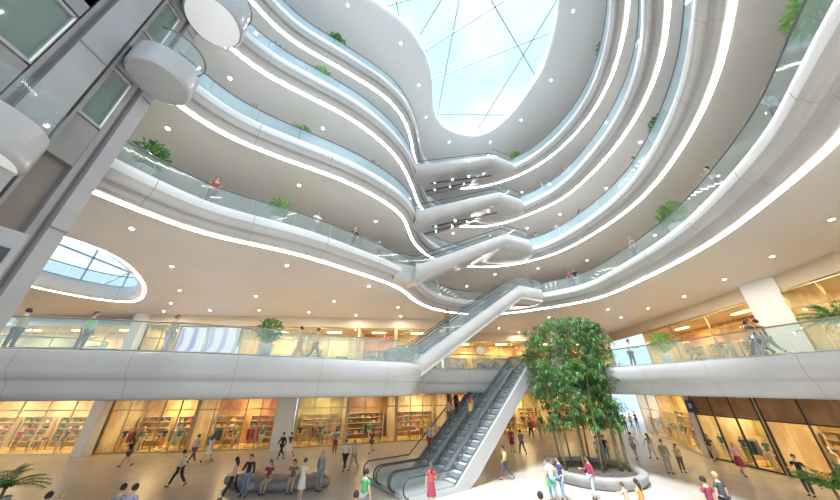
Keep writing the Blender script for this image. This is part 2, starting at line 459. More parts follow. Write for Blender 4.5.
for i in range(7):
    m_ = MB(); m_.bar((-33.8, -6+i*8, 12.5), (-33.8, 2+i*8, 21.5), .09, .09); m_.build('brace', [BARM], wo)

# ------------------------------------------------------------ walls
WALLM = noisy('warm_plaster', (.60, .49, .35), (.64, .53, .38), .4, .6)
WALLU = noisy('upper_plaster', (.78, .76, .73), (.8, .78, .75), .4, .6)
def wall(pts, z0, z1, name, m, th=.25):
    mb = MB()
    for i in range(len(pts)-1):
        a = Vector(pts[i]); b = Vector(pts[i+1]); d = (b-a).normalized(); n = Vector((d.y, -d.x))*-th
        mb.prism([a, b, b+n, a+n] if (b-a).cross(n) > 0 else [a+n, b+n, b, a], z0, z1)
    return struct(mb.build(name, [m]))
UW = [(-18, 27.6), (2, 29.0), (3, 37.5), (25.2, 37.5), (24.6, 31.6), (22.6, 17.2), (21.5, 12.7), (20.5, 5), (20.3, -6.5)]
for k, (a, b) in {2: (12.4, 15.76), 3: (16.86, 20.3), 4: (21.4, 25.0), 5: (26.1, 30.5)}.items():
    wall(UW, a, b, 'wall_upper', WALLU)
# bulkheads over the shops of the first balcony
wall([(-28, 27.0), (-26, 27.0), (2, 29.0), (3, 37.5), (25.2, 37.5), (24.6, 31.6), (22.6, 17.2), (21.5, 12.7), (20.5, 5)], 10.35, 11.3, 'wall_first_balcony', WALLM)

# ------------------------------------------------------------ escalators
def stepline(L, z0, z1, a, b):
    def f(x):
        if x <= a: return z0
        if x >= L-b: return z1
        return z0+(z1-z0)*(x-a)/(L-a-b)
    return f
def escalator(P, Q, z0, z1, label, group, w=1.5, a=1.3, b=1.6, ground=False, side=(True, True)):
    P = Vector(P); Q = Vector(Q); L = (Q-P).length; rz = math.atan2(Q.y-P.y, Q.x-P.x)
    t = thing('escalator', label, 'escalator', (P.x, P.y, 0), rz, group)
    f = stepline(L, z0, z1, a, b); hw = w/2
    xs = [0, a*.6, a, a+.3]+[a+.3+(L-a-b-.6)*i/10 for i in range(1, 10)]+[L-b-.3, L-b, L-b*.4, L]
    # cladding
    mb = MB(); prof = []
    lo = lambda x: max(z0+.0 if ground else z0-1.0, f(x)-.95) if x < L/2 else f(x)-.95
    for y0, y1 in ((-hw, -hw+.14), (hw-.14, hw)):
        vs = []
        for x in xs:
            for y in (y0, y1): vs += [(x, y, lo(x)), (x, y, f(x)+.16)]
        n = len(xs); fs = []
        for i in range(n-1):
            o = 4*i
            fs += [(o, o+4, o+5, o+1), (o+2, o+3, o+7, o+6), (o+1, o+5, o+7, o+3), (o, o+2, o+6, o+4)]
        fs += [(0, 1, 3, 2), (4*n-4, 4*n-2, 4*n-1, 4*n-3)]
        mb.add(vs, fs, 0)
    vs = []
    for x in xs: vs += [(x, -hw+.02, lo(x)+.01), (x, hw-.02, lo(x)+.01), (x, hw-.02, lo(x)+.25), (x, -hw+.02, lo(x)+.25)]
    n = len(xs); fs = [(4*i+k, 4*i+(k+1) % 4, 4*i+4+(k+1) % 4, 4*i+4+k) for i in range(n-1) for k in range(4)]+[(0, 3, 2, 1), (4*n-4, 4*n-3, 4*n-2, 4*n-1)]
    mb.add(vs, fs, 0)
    mb.build('cladding', [WHITE], t)
    # skirts
    mb = MB()
    for y in (-hw+.19, hw-.19):
        for i in range(n-1): mb.bar((xs[i], y, f(xs[i])+.17), (xs[i+1], y, f(xs[i+1])+.17), .12, .05)
        for i in range(n-1): mb.bar((xs[i], y*.99, f(xs[i])+.02), (xs[i+1], y*.99, f(xs[i+1])+.02), .03, .3)
    mb.build('skirting', [STEEL], t)
    # steps
    dx = .42; ns = int((L-1.2)/dx); st = None
    sb = MB(); sb.box((dx/2, 0, -.12), (dx-.015, w-.46, .24), 0, 0); sb.box((dx/2+.02, 0, .004), (dx-.09, w-.6, .012), 0, 1)
    me = sb.mesh('step', [STEPM, STEPE])
    for i in range(ns):
        x = .6+i*dx; zz = f(x+dx/2)
        place('step', me, t, (x, 0, zz-(0 if True else 0)))
    for x0, x1, zz in ((-.05, .6, z0), (L-.62, L+.05, z1)):
        mb = MB(); mb.box(((x0+x1)/2, 0, zz+.0), (x1-x0, w-.4, .06)); mb.build('comb_plate', [STEEL], t)
    # balustrades and handrails
    for sgn in (-1, 1):
        y = sgn*(hw-.1)
        top = [(x, f(x)+1.0) for x in [.1]+xs[1:-1]+[L-.1]]
        R = .42
        lowarc = [(.1-R*math.sin(PI*k/7), z0+1.0-R+R*math.cos(PI*k/7)) for k in range(7, 0, -1)]
        hiarc = [(L-.1+R*math.sin(PI*k/7), z1+1.0-R+R*math.cos(PI*k/7)) for k in range(1, 8)]
        line = lowarc+top+hiarc
        mb = MB(); mb.tube([(x, y, z) for x, z in line], .036, 6); mb.build('handrail', [RUBBER], t)
        mb = MB(); m = len(line)
        base = [(min(max(x, .0), L), f(min(max(x, 0), L))+.17) for x, z in line]
        vs = [(x, y-.006, z-.03) for x, z in line]+[(x, y-.006, z) for x, z in base]+[(x, y+.006, z-.03) for x, z in line]+[(x, y+.006, z) for x, z in base]
        fs = []
        for i in range(m-1): fs += [(i, i+1, m+i+1, m+i), (2*m+i, 3*m+i, 3*m+i+1, 2*m+i+1)]
        mb.add(vs, fs, 0); mb.build('glass_panel', [GLASSE], t)
    return t
def lanes(P, Q, z0, z1, offs, labels, group, **kw):
    P = Vector(P); Q = Vector(Q); d = (Q-P).normalized(); n = Vector((-d.y, d.x))
    return [escalator(P+n*o, Q+n*o, z0, z1, l, group, **kw) for o, l in zip(offs, labels)]

PA, QA = Vector((-.45, 16.95)), Vector((9.7, 24.2))
lanes(PA, QA, 0, 6.2, (.8, 2.3, 3.9), ['escalator rising from the ground floor, nearest lane with white outer cladding', 'middle escalator lane rising from the ground floor', 'far left escalator lane rising from the ground floor, behind two others'], 'escalators from the ground floor', ground=True, a=2.9)
PB, QB = Vector((-1.5, 17.7)), Vector((10.2, 23.4))
lanes(PB, QB, 6.2, 12.4, (.2, 1.75), ['near lane of the escalator pair climbing from the first to the second balcony', 'far lane of the escalator pair climbing from the first to the second balcony'], 'escalators from the first balcony', a=1.0, b=2.4)
PC, QC = Vector((-2.4, 18.6)), Vector((8.9, 24.0))
for k in (2, 3, 4):
    lanes(PC, QC, ZF[k], ZF[k+1], (-.85, .85), ['%s lane of the escalator pair from the %s to the %s balcony' % (s, NAMES[k], NAMES[k+1]) for s in ('near', 'far')], 'escalators from the %s balcony' % NAMES[k], a=1.6, b=2.6)
# curved shells that carry the upper escalators, each with a rounded landing and lamp slots beneath
SLOT = mat('dark_slot', (.05, .055, .06), .5)
def shroud(P, Q, z0, z1, W, a, b, k, over=1.3, depth=1.0, x0=-1, slots=True):
    global tn
    L = (Q-P).length; rz = math.atan2(Q.y-P.y, Q.x-P.x); f = stepline(L, z0, z1, a, b)
    U = [(-1, .22), (-1.03, .0), (-1.03, -.35), (-.98, -.75), (-.88, -.98), (-.72, -1.08), (0, -1.1), (.72, -1.08), (.88, -.98), (.98, -.75), (1.03, -.35), (1.03, 0), (1, .22)]
    U = [(-1, .14), (-1.01, .0), (-1.02, -.35), (-1.0, -.72), (-.95, -.92), (-.84, -1.04), (-.7, -1.1), (0, -1.1), (.7, -1.1), (.84, -1.04), (.95, -.92), (1.0, -.72), (1.02, -.35), (1.01, 0), (1, .14)]
    xs = [x0+i*(L-x0)/22 for i in range(23)]+[L+over*math.sin(PI/2*i/8) for i in range(1, 9)]
    rows = []
    for x in xs:
        s = 1.0 if x <= L else max(.05, math.cos(math.asin(min(1, (x-L)/over))))**.8
        rows.append([(x, u*s*W/2, f(x)+v*depth/1.1) for u, v in U])
    mb = MB(); m = len(U); vs = [p for r in rows for p in r]
    mb.add(vs, [(i*m+j, i*m+j+1, (i+1)*m+j+1, (i+1)*m+j) for i in range(len(rows)-1) for j in range(m-1)], 0, True)
    # landing deck
    mb.add([(x, y*W/2*.98*(1 if x <= L else math.cos(math.asin(min(1, (x-L)/over)))), z1-.0) for y in (-1, 1) for x in (L-.1, L, L+over*.5, L+over*.9)], [(0, 1, 5, 4), (1, 2, 6, 5), (2, 3, 7, 6)], 0)
    tn += 1; o = struct(mb.build('trim_%d' % tn, [WHITE], None, (P.x, P.y, 0), rz))
    R = Matrix.Rotation(rz, 3, 'Z')
    if slots:
        for n_, yy, xa, xb in ((1, -.55, L*.28, L*.86), (2, .75, L*.2, L*.72)):
            t = thing('recessed_lamp_slot', '%s dark slot with four spot lamps under the %s balcony escalator bridge' % ('nearer' if n_ == 1 else 'farther', NAMES[k]), 'light', (P.x, P.y, 0), rz)
            s_ = MB(); s_.bar((xa, yy, f(xa)-depth-.02), (xb, yy, f(xb)-depth-.02), .13, .06); s_.build('slot', [SLOT], t)
            for q in range(4):
                x = xa+(xb-xa)*(q*.27+.05)
                s_ = MB(); s_.lathe([(.048, 0), (.048, .04)], (x, yy, f(x)-depth-.09), 10); s_.build('lamp', [LAMP], t)
    # rounded end rail
    t = thing('glass_balustrade', 'rounded glass balustrade at the landing where the %s balcony escalators arrive' % NAMES[k], 'railing', (P.x, P.y, 0), rz)
    arc = [(L-b, -W/2+.08)]+[(L, -W/2+.08)]+[(L+over*.9*math.sin(q*PI/8), -(W/2-.08)*math.cos(q*PI/8)) for q in range(1, 5)]
    g = MB(); vs = [(x, y, z1) for x, y in arc]+[(x, y, z1+1.02) for x, y in arc]; n = len(arc)
    g.add(vs, [(i, i+1, n+i+1, n+i) for i in range(n-1)]); g.build('glass_panel', [GLASS], t)
    g = MB(); g.tube([(x, y, z1+1.05) for x, y in arc], .035, 6); g.build('handrail', [DSTEEL], t)
for k in (2, 3, 4): shroud(PC, QC, ZF[k], ZF[k+1], 4.3, 1.6, 2.6, k, slots=(k > 2), x0=1.3)
nB = Vector((-(QB-PB).y, (QB-PB).x)).normalized()
shroud(PB+nB*.97, QB+nB*.97, 6.2, 12.4, 3.15, 1.0, 2.4, 1, over=.4, depth=.95, slots=False, x0=1.0)

# ------------------------------------------------------------ lift tower
def tower():
    X = -10.3
    def col(y0, y1, xf, name, m, z0=0, z1=31, d=.7):
        b = MB(); b.box((xf-d/2, (y0+y1)/2, (z0+z1)/2), (d, y1-y0, z1-z0)); return b.build(name, [m], t)
    t = thing('lift_tower', 'tall grey panelled lift tower with dark recesses at the left edge', 'lift tower', (0, 0, 0))
    col(6.55, 6.95, X+.05, 'column', GREYL); col(6.40, 6.55, X-.12, 'column', GREYD); col(6.24, 6.40, X+.0, 'column', GREY)
    col(4.55, 5.3, X+.25, 'column', GREYL); col(5.3, 5.42, X+.05, 'column', GREYD); col(5.42, 5.5, X+.16, 'column', GREY); col(4.38, 4.55, X+.1, 'column', GREYD); col(4.28, 4.38, X+.25, 'column', GREY)
    col(2.0, 2.7, X+.5, 'column', GREYL)
    b = MB(); b.box((X-1.2, 4.5, 15.5), (1.4, 4.9, 31)); b.build('core', [GREYD], t)
    b = MB(); b.box((X-.32, 5.87, 15.5), (.36, .74, 31)); b.build('recess_panel', [BRONZE], t); b = MB(); b.box((X-.32, 3.5, 15.5), (.36, 1.56, 31)); b.build('recess_panel', [BRONZE], t)
    for z in (12.4, 16.86, 21.4):
        for y0, y1, xf in ((5.52, 6.22, X+.02), (2.75, 4.22, X+.3)):
            yc = (y0+y1)/2; w = y1-y0
            f_ = MB()
            f_.box((xf-.06, y0+.04, z+1.1), (.14, .08, 2.2)); f_.box((xf-.06, y1-.04, z+1.1), (.14, .08, 2.2))
            f_.box((xf-.06, yc, z+.05), (.16, w, .1)); f_.box((xf-.06, yc, z+2.2), (.14, w, .1))
            d = f_.build('door', [GREYL], t)
            g = MB(); g.box((xf-.08, yc, z+1.12), (.03, w-.14, 2.1)); g.build('glass_panel', [LIFTG], d)
            g = MB(); g.box((xf+.02, y1-.05, z+1.1), (.03, .035, 2.1)); g.build('jamb', [mat('pale_jamb', (.8, .86, .83), .25)], d)
            p = MB(); p.box((xf-.1, yc, z-.8), (.2, w, 1.5)); p.build('spandrel_panel', [GREYD], t); p = MB(); p.box((xf-.06, yc, z+2.9), (.12, w, 1.1)); p.build('spandrel_panel', [GREY], t)
    # floor-level rings of small steel joints
    for z in (9, 14.6, 19.1, 23.5):
        j = MB(); j.box((X+.07, 6.75, z), (.02, .42, .03)); j.box((X+.27, 4.92, z-.4), (.02, .77, .03)); j.build('joint', [GREYD], t)
tower()
def nose(cx, cy, r, z0, z1, lab, ry=None):
    global tn
    ry = ry or r
    mb = MB(); hh = z1-z0; sh = noisy('lobby_shell', (.40, .40, .41), (.44, .44, .45), .5, .22)
    mb.lathe([(.02, 0), (r*.9, 0)], (cx, cy, z0), 40, 1, 1, ry/r, False); mb.f = mb.f[:-1]; mb.m = mb.m[:-1]; mb.sm = mb.sm[:-1]
    mb.lathe([(r*.9, 0), (r*.97, .05), (r, .16), (r, hh)], (cx, cy, z0), 40, 0, 1, ry/r); mb.f = mb.f[:-2]; mb.m = mb.m[:-2]; mb.sm = mb.sm[:-2]
    mb.lathe([(r, hh), (.02, hh)], (cx, cy, z0), 40, 0, 1, ry/r, False); mb.f = mb.f[:-2]; mb.m = mb.m[:-2]; mb.sm = mb.sm[:-2]
    tn += 1
    struct(mb.build('trim_%d' % tn, [sh, sh if not lab else mat('luminous_ceiling', (.9, .9, .9), .5, emit=(.95, .97, 1), es=.12)]))
nose(-9.55, 6.3, .95, 14.9, 15.8, '', .95)
nose(-9.2, 6.5, 1.15, 19.5, 20.3, 'l', 1.1)
nose(-10.5, 4.4, 1.1, 9.75, 10.8, 'l', 1.15)
for k_, (cx, cy, r, ry, z_, w_) in enumerate([(-9.55, 6.3, .9, .9, 15.8, 'lower'), (-9.2, 6.5, 1.1, 1.05, 20.3, 'upper')]):
    t = thing('glass_balustrade', 'small curved glass balustrade of the %s lift landing by the tower' % w_, 'railing')
    a_ = [R0*PI/180 for R0 in range(-80, 81, 10)]; ar = [(cx+r*math.cos(q), cy+ry*math.sin(q)) for q in a_]; n_ = len(ar)
    g = MB(); g.add([(x, y, z_) for x, y in ar]+[(x, y, z_+.95) for x, y in ar], [(i, i+1, n_+i+1, n_+i) for i in range(n_-1)]); g.build('glass_panel', [GLASS], t)
    g = MB(); g.tube([(x, y, z_+.97) for x, y in ar], .03, 6); g.build('handrail', [DSTEEL], t)
t = thing('glass_balustrade', 'curved glass screen on the small lift landing at the left edge', 'railing')
g = MB(); arc = [(-10.5+1.05*math.cos(a_), 4.4+1.1*math.sin(a_)) for a_ in [(-80+i*16)*PI/180 for i in range(11)]]
g.add([(x, y, 10.8) for x, y in arc]+[(x, y, 11.75) for x, y in arc], [(i, i+1, 12+i, 11+i) for i in range(10)]); g.build('glass_panel', [GLASS], t)
# sign by the lift
t = thing('lift_sign', 'pale framed sign with red block and dark screen at the left edge', 'sign', (-8.55, 4.8, 7.45), 1.2)
b = MB(); b.box((0, 0, 0), (.8, .08, .95)); b.build('frame', [GREYL], t)
b = MB(); b.box((0, -.05, -.16), (.6, .03, .5)); b.build('screen', [mat('dark_screen', (.03, .05, .05), .15)], t)
b = MB(); b.box((-.1, -.05, .3), (.3, .03, .16)); b.build('red_block', [mat('red_block', (.7, .06, .05), .4)], t)
for (a_, b_, z_) in (((49, 169), (66, 176), 12.6), ((5, 217), (27, 223), 11.2)):
    p = gz(*a_, z_); q = gz(*b_, z_)
    m_ = MB(); m_.bar((p[0], p[1], z_), (q[0], q[1], z_), .13, .05)
    tag(m_.build('strip_light', [STRIP]), 'short strip light %s beside the lift tower' % ('under the landing' if z_ > 12 else 'low down'), 'light')

# ------------------------------------------------------------ downlights
dl = MB(); dl.lathe([(.14, 0), (.14, .03), (.085, .035)], (0, 0, -.035), 16); DLR = dl.mesh('trim_ring', [LIP])
dl = MB(); dl.lathe([(.085, 0), (.085, .02)], (0, 0, -.045), 14); DLL = dl.mesh('lens', [LAMP])
def lamp(name, loc, e, size=1.2, col=(1, .80, .55), rot=(0, 0, 0)):
    l = bpy.data.lights.new(name, 'AREA'); l.energy = e; l.size = size; l.color = col
    o = bpy.data.objects.new(name, l); COL.objects.link(o); o.location = loc; o.rotation_euler = rot; return o
DLE = {11.3: 70, 15.76: 50, 20.3: 50, 25.0: 50, 30.5: 90}
def downlight(x, y, k, z):
    p = gz(x, y, z)
    nm = {30.5: 'skylight surround'}.get(z, 'soffit under the %s balcony' % NAMES.get(k, ''))
    side = 'left' if p[0] < -.5 else ('right' if p[0] > 11 else 'middle')
    t = thing('downlight', 'small round recessed downlight in the %s part of the %s' % (side, nm), 'light', (p[0], p[1], z), 0, 'downlights in the %s part of the %s' % (side, nm))
    place('trim_ring', DLR, t); place('lens', DLL, t)
    lamp('downlight_lamp', (p[0], p[1], z-.08), DLE.get(z, 60), .2, (1, .93, .84))
    return p
DL = {2: [(132, 228), (172, 266), (180, 290), (171, 303), (164, 311), (210, 310), (256, 296), (259, 310), (287, 265), (309, 312), (334, 301), (356, 315), (369, 286), (398, 307), (401, 316), (772, 256), (724, 279), (684, 296), (648, 308), (608, 309), (621, 317), (499, 328), (519, 332), (536, 335), (549, 317), (831, 219)],
      3: [(168, 128), (299, 185), (376, 221), (717, 176), (655, 235), (587, 260), (538, 268), (495, 274), (467, 286)],
      4: [(230, 78), (323, 128), (606, 188), (640, 142), (527, 228), (560, 214), (490, 235), (453, 233)],
      5: [(256, 33), (678, 72), (522, 192), (606, 122)]}
for k, l in DL.items():
    for x, y in l: downlight(x, y, k, ZS[k])
for x, y in [(348, 5), (401, 43), (419, 85), (426, 117), (521, 120), (551, 80), (573, 11), (449, 142), (490, 142)]: downlight(x, y, 0, 30.5)


for x, y in [(-34, 22), (-28, 24), (-22, 22), (-17, 25), (-13, 22), (-10, 27), (-6, 26), (-3, 29), (2, 31), (8, 30), (14, 32), (19, 27), (20, 22), (20, 17), (20, 12), (22, 36)]:  # unseen downlights, added to brighten the ground floor
    t = thing('downlight', 'small unseen downlight added for fill under the first balcony, above the ground floor shops', 'light', (x, y, 4.55), 0, 'added fill downlights under the first balcony')
    place('trim_ring', DLR, t); place('lens', DLL, t); lamp('downlight_lamp', (x, y, 4.45), 22, .2, (1, .86, .68))

# ------------------------------------------------------------ shops
rnd = random.Random(11)
WOODS = {'amber': ((.42, .16, .04), (.70, .36, .12)), 'gold': ((.50, .32, .10), (.78, .58, .26)), 'cream': ((.62, .50, .32), (.80, .70, .50)), 'brown': ((.30, .16, .08), (.42, .24, .12)), 'olive': ((.40, .38, .16), (.55, .52, .25)), 'red': ((.5, .16, .08), (.62, .24, .12))}
def wood(k): return noisy('shop_'+k, WOODS[k][0], WOODS[k][1], 1.1, .5, 4, (1, 1, .5), 0, .42, .58)
FRAMEM = {'gold': mat('brass_frame', (.50, .38, .18), .35, .6), 'dark': mat('dark_frame', (.07, .065, .06), .4, .3), 'pale': mat('pale_frame', (.75, .68, .55), .4)}
CL = [(.75, .12, .1), (.1, .22, .18), (.08, .09, .12), (.85, .82, .75), (.15, .3, .45), (.6, .45, .25), (.35, .42, .2), (.8, .45, .2), (.5, .1, .2), (.3, .3, .32), (.16, .35, .3), (.9, .7, .4)]
CLM = [mat('cloth_%s' % n, c, .8) for n, c in zip(['red', 'bottle_green', 'black', 'ivory', 'blue', 'tan', 'olive', 'orange', 'wine', 'grey', 'teal', 'yellow'], CL)]
CLN = ['red', 'bottle green', 'black', 'ivory', 'blue', 'tan', 'olive', 'orange', 'wine red', 'grey', 'teal', 'yellow']
# garment on a hanger
def garment_mesh():
    mb = MB(); prof = [(-.22, .0), (-.20, -.1), (-.15, -.14), (-.16, -.8), (.16, -.8), (.15, -.14), (.20, -.1), (.22, 0), (.06, .05), (-.06, .05)]
    n = len(prof); vs = [(x*1.1, -.045-(.02 if z < -.5 else 0), z) for x, z in prof]+[(x*1.1, .045+(.02 if z < -.5 else 0), z) for x, z in prof]
    mb.add(vs, [tuple(range(n)), tuple(range(n, 2*n))[::-1]]+[(i, n+i, n+(i+1) % n, (i+1) % n) for i in range(n)])
    return mb.mesh('garment', [CLM[0]])
GAR = garment_mesh()
hk = MB(); hk.tube([(0, 0, .05), (0, 0, .1), (0, .03, .13), (0, .05, .1)], .007, 4); HOOK = hk.mesh('hanger', [STEEL])
def bag_mesh():
    mb = MB(); vs = [(-.2, -.07, 0), (.2, -.07, 0), (.2, .07, 0), (-.2, .07, 0), (-.15, -.03, .26), (.15, -.03, .26), (.15, .03, .26), (-.15, .03, .26)]
    mb.add(vs, [(3, 2, 1, 0), (4, 5, 6, 7), (0, 1, 5, 4), (1, 2, 6, 5), (2, 3, 7, 6), (3, 0, 4, 7)])
    return mb.mesh('bag_body', [CLM[0]])
BAG = bag_mesh()
hb = MB(); hb.tube([(-.1, 0, .26), (-.09, 0, .36), (0, 0, .41), (.09, 0, .36), (.1, 0, .26)], .012, 5); BAGH = hb.mesh('handle', [CLM[5]])
fb = MB()
for i in range(4): fb.box((rnd.uniform(-.01, .01), 0, .03+i*.05), (.34-.01*i, .26, .045), rnd.uniform(-.05, .05), i % 2)
FOLD = fb.mesh('folded_clothes', [CLM[3], CLM[4]])
bx_ = MB(); bx_.box((0, 0, .1), (.3, .2, .2)); bx_.box((0, 0, .21), (.31, .21, .03), 0, 1); BOXM = bx_.mesh('shoe_box', [CLM[5], CLM[3]])
def setm(o, *ms):
    for i, m in enumerate(ms):
        if i < len(o.material_slots): o.material_slots[i].link = 'OBJECT'; o.material_slots[i].material = m
    return o

# ------------------------------------------------------------ people
def skin_mesh(name, V, Eg, R, sub=1):
    me = bpy.data.meshes.new(name); me.from_pydata([tuple(v) for v in V], Eg, [])
    o = bpy.data.objects.new(name, me); COL.objects.link(o)
    sk = o.modifiers.new('skin', 'SKIN'); sk.use_smooth_shade = True; sk.branch_smoothing = .6
    if sub: sb = o.modifiers.new('sub', 'SUBSURF'); sb.levels = sub; sb.render_levels = sub
    for i, d in enumerate(me.skin_vertices[0].data):
        r = R[i]; d.radius = (r, r) if not isinstance(r, tuple) else r
        d.use_root = (i == 0)
    dg = bpy.context.evaluated_depsgraph_get(); ev = o.evaluated_get(dg)
    out = bpy.data.meshes.new_from_object(ev, depsgraph=dg)
    bpy.data.objects.remove(o); bpy.data.meshes.remove(me)
    vs = [tuple(v.co) for v in out.vertices]; fs = [tuple(p.vertices) for p in out.polygons]
    bpy.data.meshes.remove(out)
    return vs, fs
def leg(hip, a, b, yoff=0):
    kx = hip+Vector((math.sin(a)*.43, yoff, -math.cos(a)*.43))
    an = kx+Vector((math.sin(a-b)*.42, yoff*.5, -math.cos(a-b)*.42)); return kx, an
def arm(sh, a, s, b, sgn):
    el = sh+Vector((math.sin(a)*.28*math.cos(s), sgn*math.sin(s)*.28, -math.cos(a)*.28*math.cos(s)))
    wr = el+Vector((math.sin(a+b)*.25, sgn*math.sin(s*.4)*.25, -math.cos(a+b)*.25*math.cos(s*.4))); return el, wr
R_ = math.radians
POSES = {  # left leg (thigh, knee), right leg, left arm (swing, spread, bend), right arm, lean
    'stand': ((2, 3), (-2, 2), (2, 9, 12), (-3, 9, 16), 0),
    'relaxed': ((9, 12), (-3, 2), (-5, 12, 25), (12, 14, 85), 0),
    'walk': ((27, 8), (-20, 22), (-24, 7, 18), (22, 7, 32), 3),
    'stride': ((-18, 28), (24, 5), (24, 7, 35), (-22, 7, 12), 3),
    'arms_folded': ((4, 5), (-4, 3), (18, 14, 105), (22, 14, 100), 0),
    'hold_left': ((14, 8), (-12, 14), (6, 38, 12), (-10, 8, 18), 0),
    'hold_right': ((-12, 14), (14, 8), (-10, 8, 18), (6, 38, 12), 0),
    'rail': ((4, 4), (-4, 3), (38, 10, 55), (36, 12, 60), 5),
    'sit': ((84, 84), (80, 90), (25, 10, 60), (28, 10, 62), 2),
    'dress_stand': ((2, 3), (-2, 2), (2, 9, 12), (12, 12, 80), 0)}
def figure(pose):
    (la, lb), (ra, rb), A1, A2, lean = POSES[pose]
    lean = R_(lean)
    P = {}
    P['pel'] = Vector((0, 0, .93)); up = Vector((math.sin(lean), 0, math.cos(lean)))
    P['wai'] = P['pel']+up*.17; P['che'] = P['pel']+up*.37; P['nb'] = P['pel']+up*.53; P['ne'] = P['pel']+up*.60+Vector((.01, 0, 0)); P['hd'] = P['pel']+up*.66+Vector((.02, 0, 0))
    for s, n, (a, b), A in ((1, 'L', (la, lb), A1), (-1, 'R', (ra, rb), A2)):
        P['hip'+n] = P['pel']+Vector((0, s*.085, -.04)); k, an = leg(P['hip'+n], R_(a), R_(b), s*.01); P['kn'+n], P['an'+n] = k, an
        P['sh'+n] = P['nb']+Vector((0, s*.165, -.05))
        e, w = arm(P['sh'+n], R_(A[0]), R_(A[1]), R_(A[2]), s); P['el'+n], P['wr'+n] = e, w; P['pa'+n] = w+(w-e).normalized()*.07
    m = min(P['anL'].z, P['anR'].z) if pose != 'sit' else min(P['anL'].z, P['anR'].z)
    dz = .085-m
    for k in P: P[k] = P[k]+Vector((0, 0, dz))
    return P
def toe(P, n, pose):
    k, a = P['kn'+n], P['an'+n]; sh = (a-k).normalized()
    f = Vector((1, 0, 0)); f = (f-sh*f.dot(sh)).normalized()
    if a.z < .12: f = Vector((1, 0, -.0)).normalized()
    return a+f*.15+sh*.035, a-f*.05+sh*.035
FIG = {}
def chain(P, names, radii, edges):
    idx = {n: i for i, n in enumerate(names)}
    return [P[n] for n in names], [(idx[a], idx[b]) for a, b in edges], [radii[n] for n in names]
def make_fig(pose):
    if pose in FIG: return FIG[pose]
    P = figure(pose); F = {}
    for n in 'LR': P['to'+n], P['he'+n] = toe(P, n, pose)
    rad = {'pel': .115, 'wai': .10, 'che': .12, 'nb': .085, 'ne': .05, 'hd': .055}
    for n in 'LR': rad.update({'hip'+n: .088, 'kn'+n: .052, 'an'+n: .034, 'to'+n: .026, 'sh'+n: .055, 'el'+n: .038, 'wr'+n: .025, 'pa'+n: .03})
    names = ['pel', 'wai', 'che', 'nb', 'ne', 'hd']+[a+n for n in 'LR' for a in ('hip', 'kn', 'an', 'to', 'sh', 'el', 'wr', 'pa')]
    ed = [('pel', 'wai'), ('wai', 'che'), ('che', 'nb'), ('nb', 'ne'), ('ne', 'hd')]
    for n in 'LR': ed += [('pel', 'hip'+n), ('hip'+n, 'kn'+n), ('kn'+n, 'an'+n), ('an'+n, 'to'+n), ('nb', 'sh'+n), ('sh'+n, 'el'+n), ('el'+n, 'wr'+n), ('wr'+n, 'pa'+n)]
    V, Eg, Rr = chain(P, names, rad, ed)
    vs, fs = skin_mesh('b', V, Eg, Rr)
    mb = MB(); mb.add(vs, fs, 0, True)
    hc = P['hd']+Vector((.012, 0, .085))
    n = 12; prof = [(.004, -.115), (.035, -.11), (.052, -.08), (.066, -.03), (.074, .02), (.072, .07), (.05, .105), (.004, .12)]
    mb.lathe(prof, hc, n, 0, 1.15, .95)
    x0 = hc.x+.078
    mb.add([(x0-.01, -.014, hc.z-.035), (x0-.01, .014, hc.z-.035), (x0+.022, 0, hc.z-.03), (x0, 0, hc.z+.012)], [(0, 1, 2), (1, 3, 2), (3, 0, 2), (0, 3, 1)], 0, False)
    for s in (-1, 1):
        mb.ball((hc.x+.072, s*.028, hc.z+.008), .011, 6, 1); mb.ball((hc.x-.0, s*.072, hc.z-.01), .022, 6, 0, .6, .35, 1.2)
    mb.box((hc.x+.068, 0, hc.z-.062), (.012, .045, .010), 0, 2)
    for nn, s in (('L', 1), ('R', -1)):      # fingers and thumb
        w, p = P['wr'+nn], P['pa'+nn]; d = (p-w).normalized(); side = Vector((1, 0, 0)); side = (side-d*side.dot(d)).normalized(); inn = d.cross(side)*(-s)
        for q, ln in enumerate((.062, .075, .07, .052)):
            b0 = p+side*(.024-.016*q)-d*.01; b1 = b0+d*ln*.55; b2 = b1+(d*.75+inn*.6).normalized()*ln*.5
            mb.tube([b0, b1, b2], [.0085, .008, .006], 5, 0)
        b0 = w+d*.03+side*.022; mb.tube([b0, b0+(d*.6+side*.8).normalized()*.035, b0+(d*.9+side*.5+inn*.3).normalized()*.062], [.011, .009, .007], 5, 0)
    F['body'] = mb.mesh('body', [CLM[0], CLM[2], CLM[8]])
    # top: torso and sleeves
    rt = {k: v+.016 for k, v in rad.items()}
    def gar(nm, names, ed, r, extra=None):
        V, Eg, Rr = chain(P, names, r, ed); v, f = skin_mesh('g', V, Eg, Rr)
        m_ = MB(); m_.add(v, f, 0, True)
        if extra: extra(m_)
        F[nm] = m_.mesh(nm, [CLM[0]])
    for nn in 'LR':
        P['se'+nn] = P['sh'+nn].lerp(P['el'+nn], .55); rt['se'+nn] = .06; P['sw'+nn] = P['el'+nn].lerp(P['wr'+nn], .9); rt['sw'+nn] = .042
        P['ka'+nn] = P['kn'+nn].lerp(P['an'+nn], .88); rt['ka'+nn] = .058; rt['kn'+nn] = .068; P['kb'+nn] = P['hip'+nn].lerp(P['kn'+nn], .7); rt['kb'+nn] = .088; rt['to'+nn] = .036; rt['he'+nn] = .036; rt['an'+nn] = .04
    P['ne2'] = P['nb']+Vector((0, 0, .025)); rt['ne2'] = .07
    core = ['pel', 'wai', 'che', 'nb', 'ne2']; ce = [('pel', 'wai'), ('wai', 'che'), ('che', 'nb'), ('nb', 'ne2')]
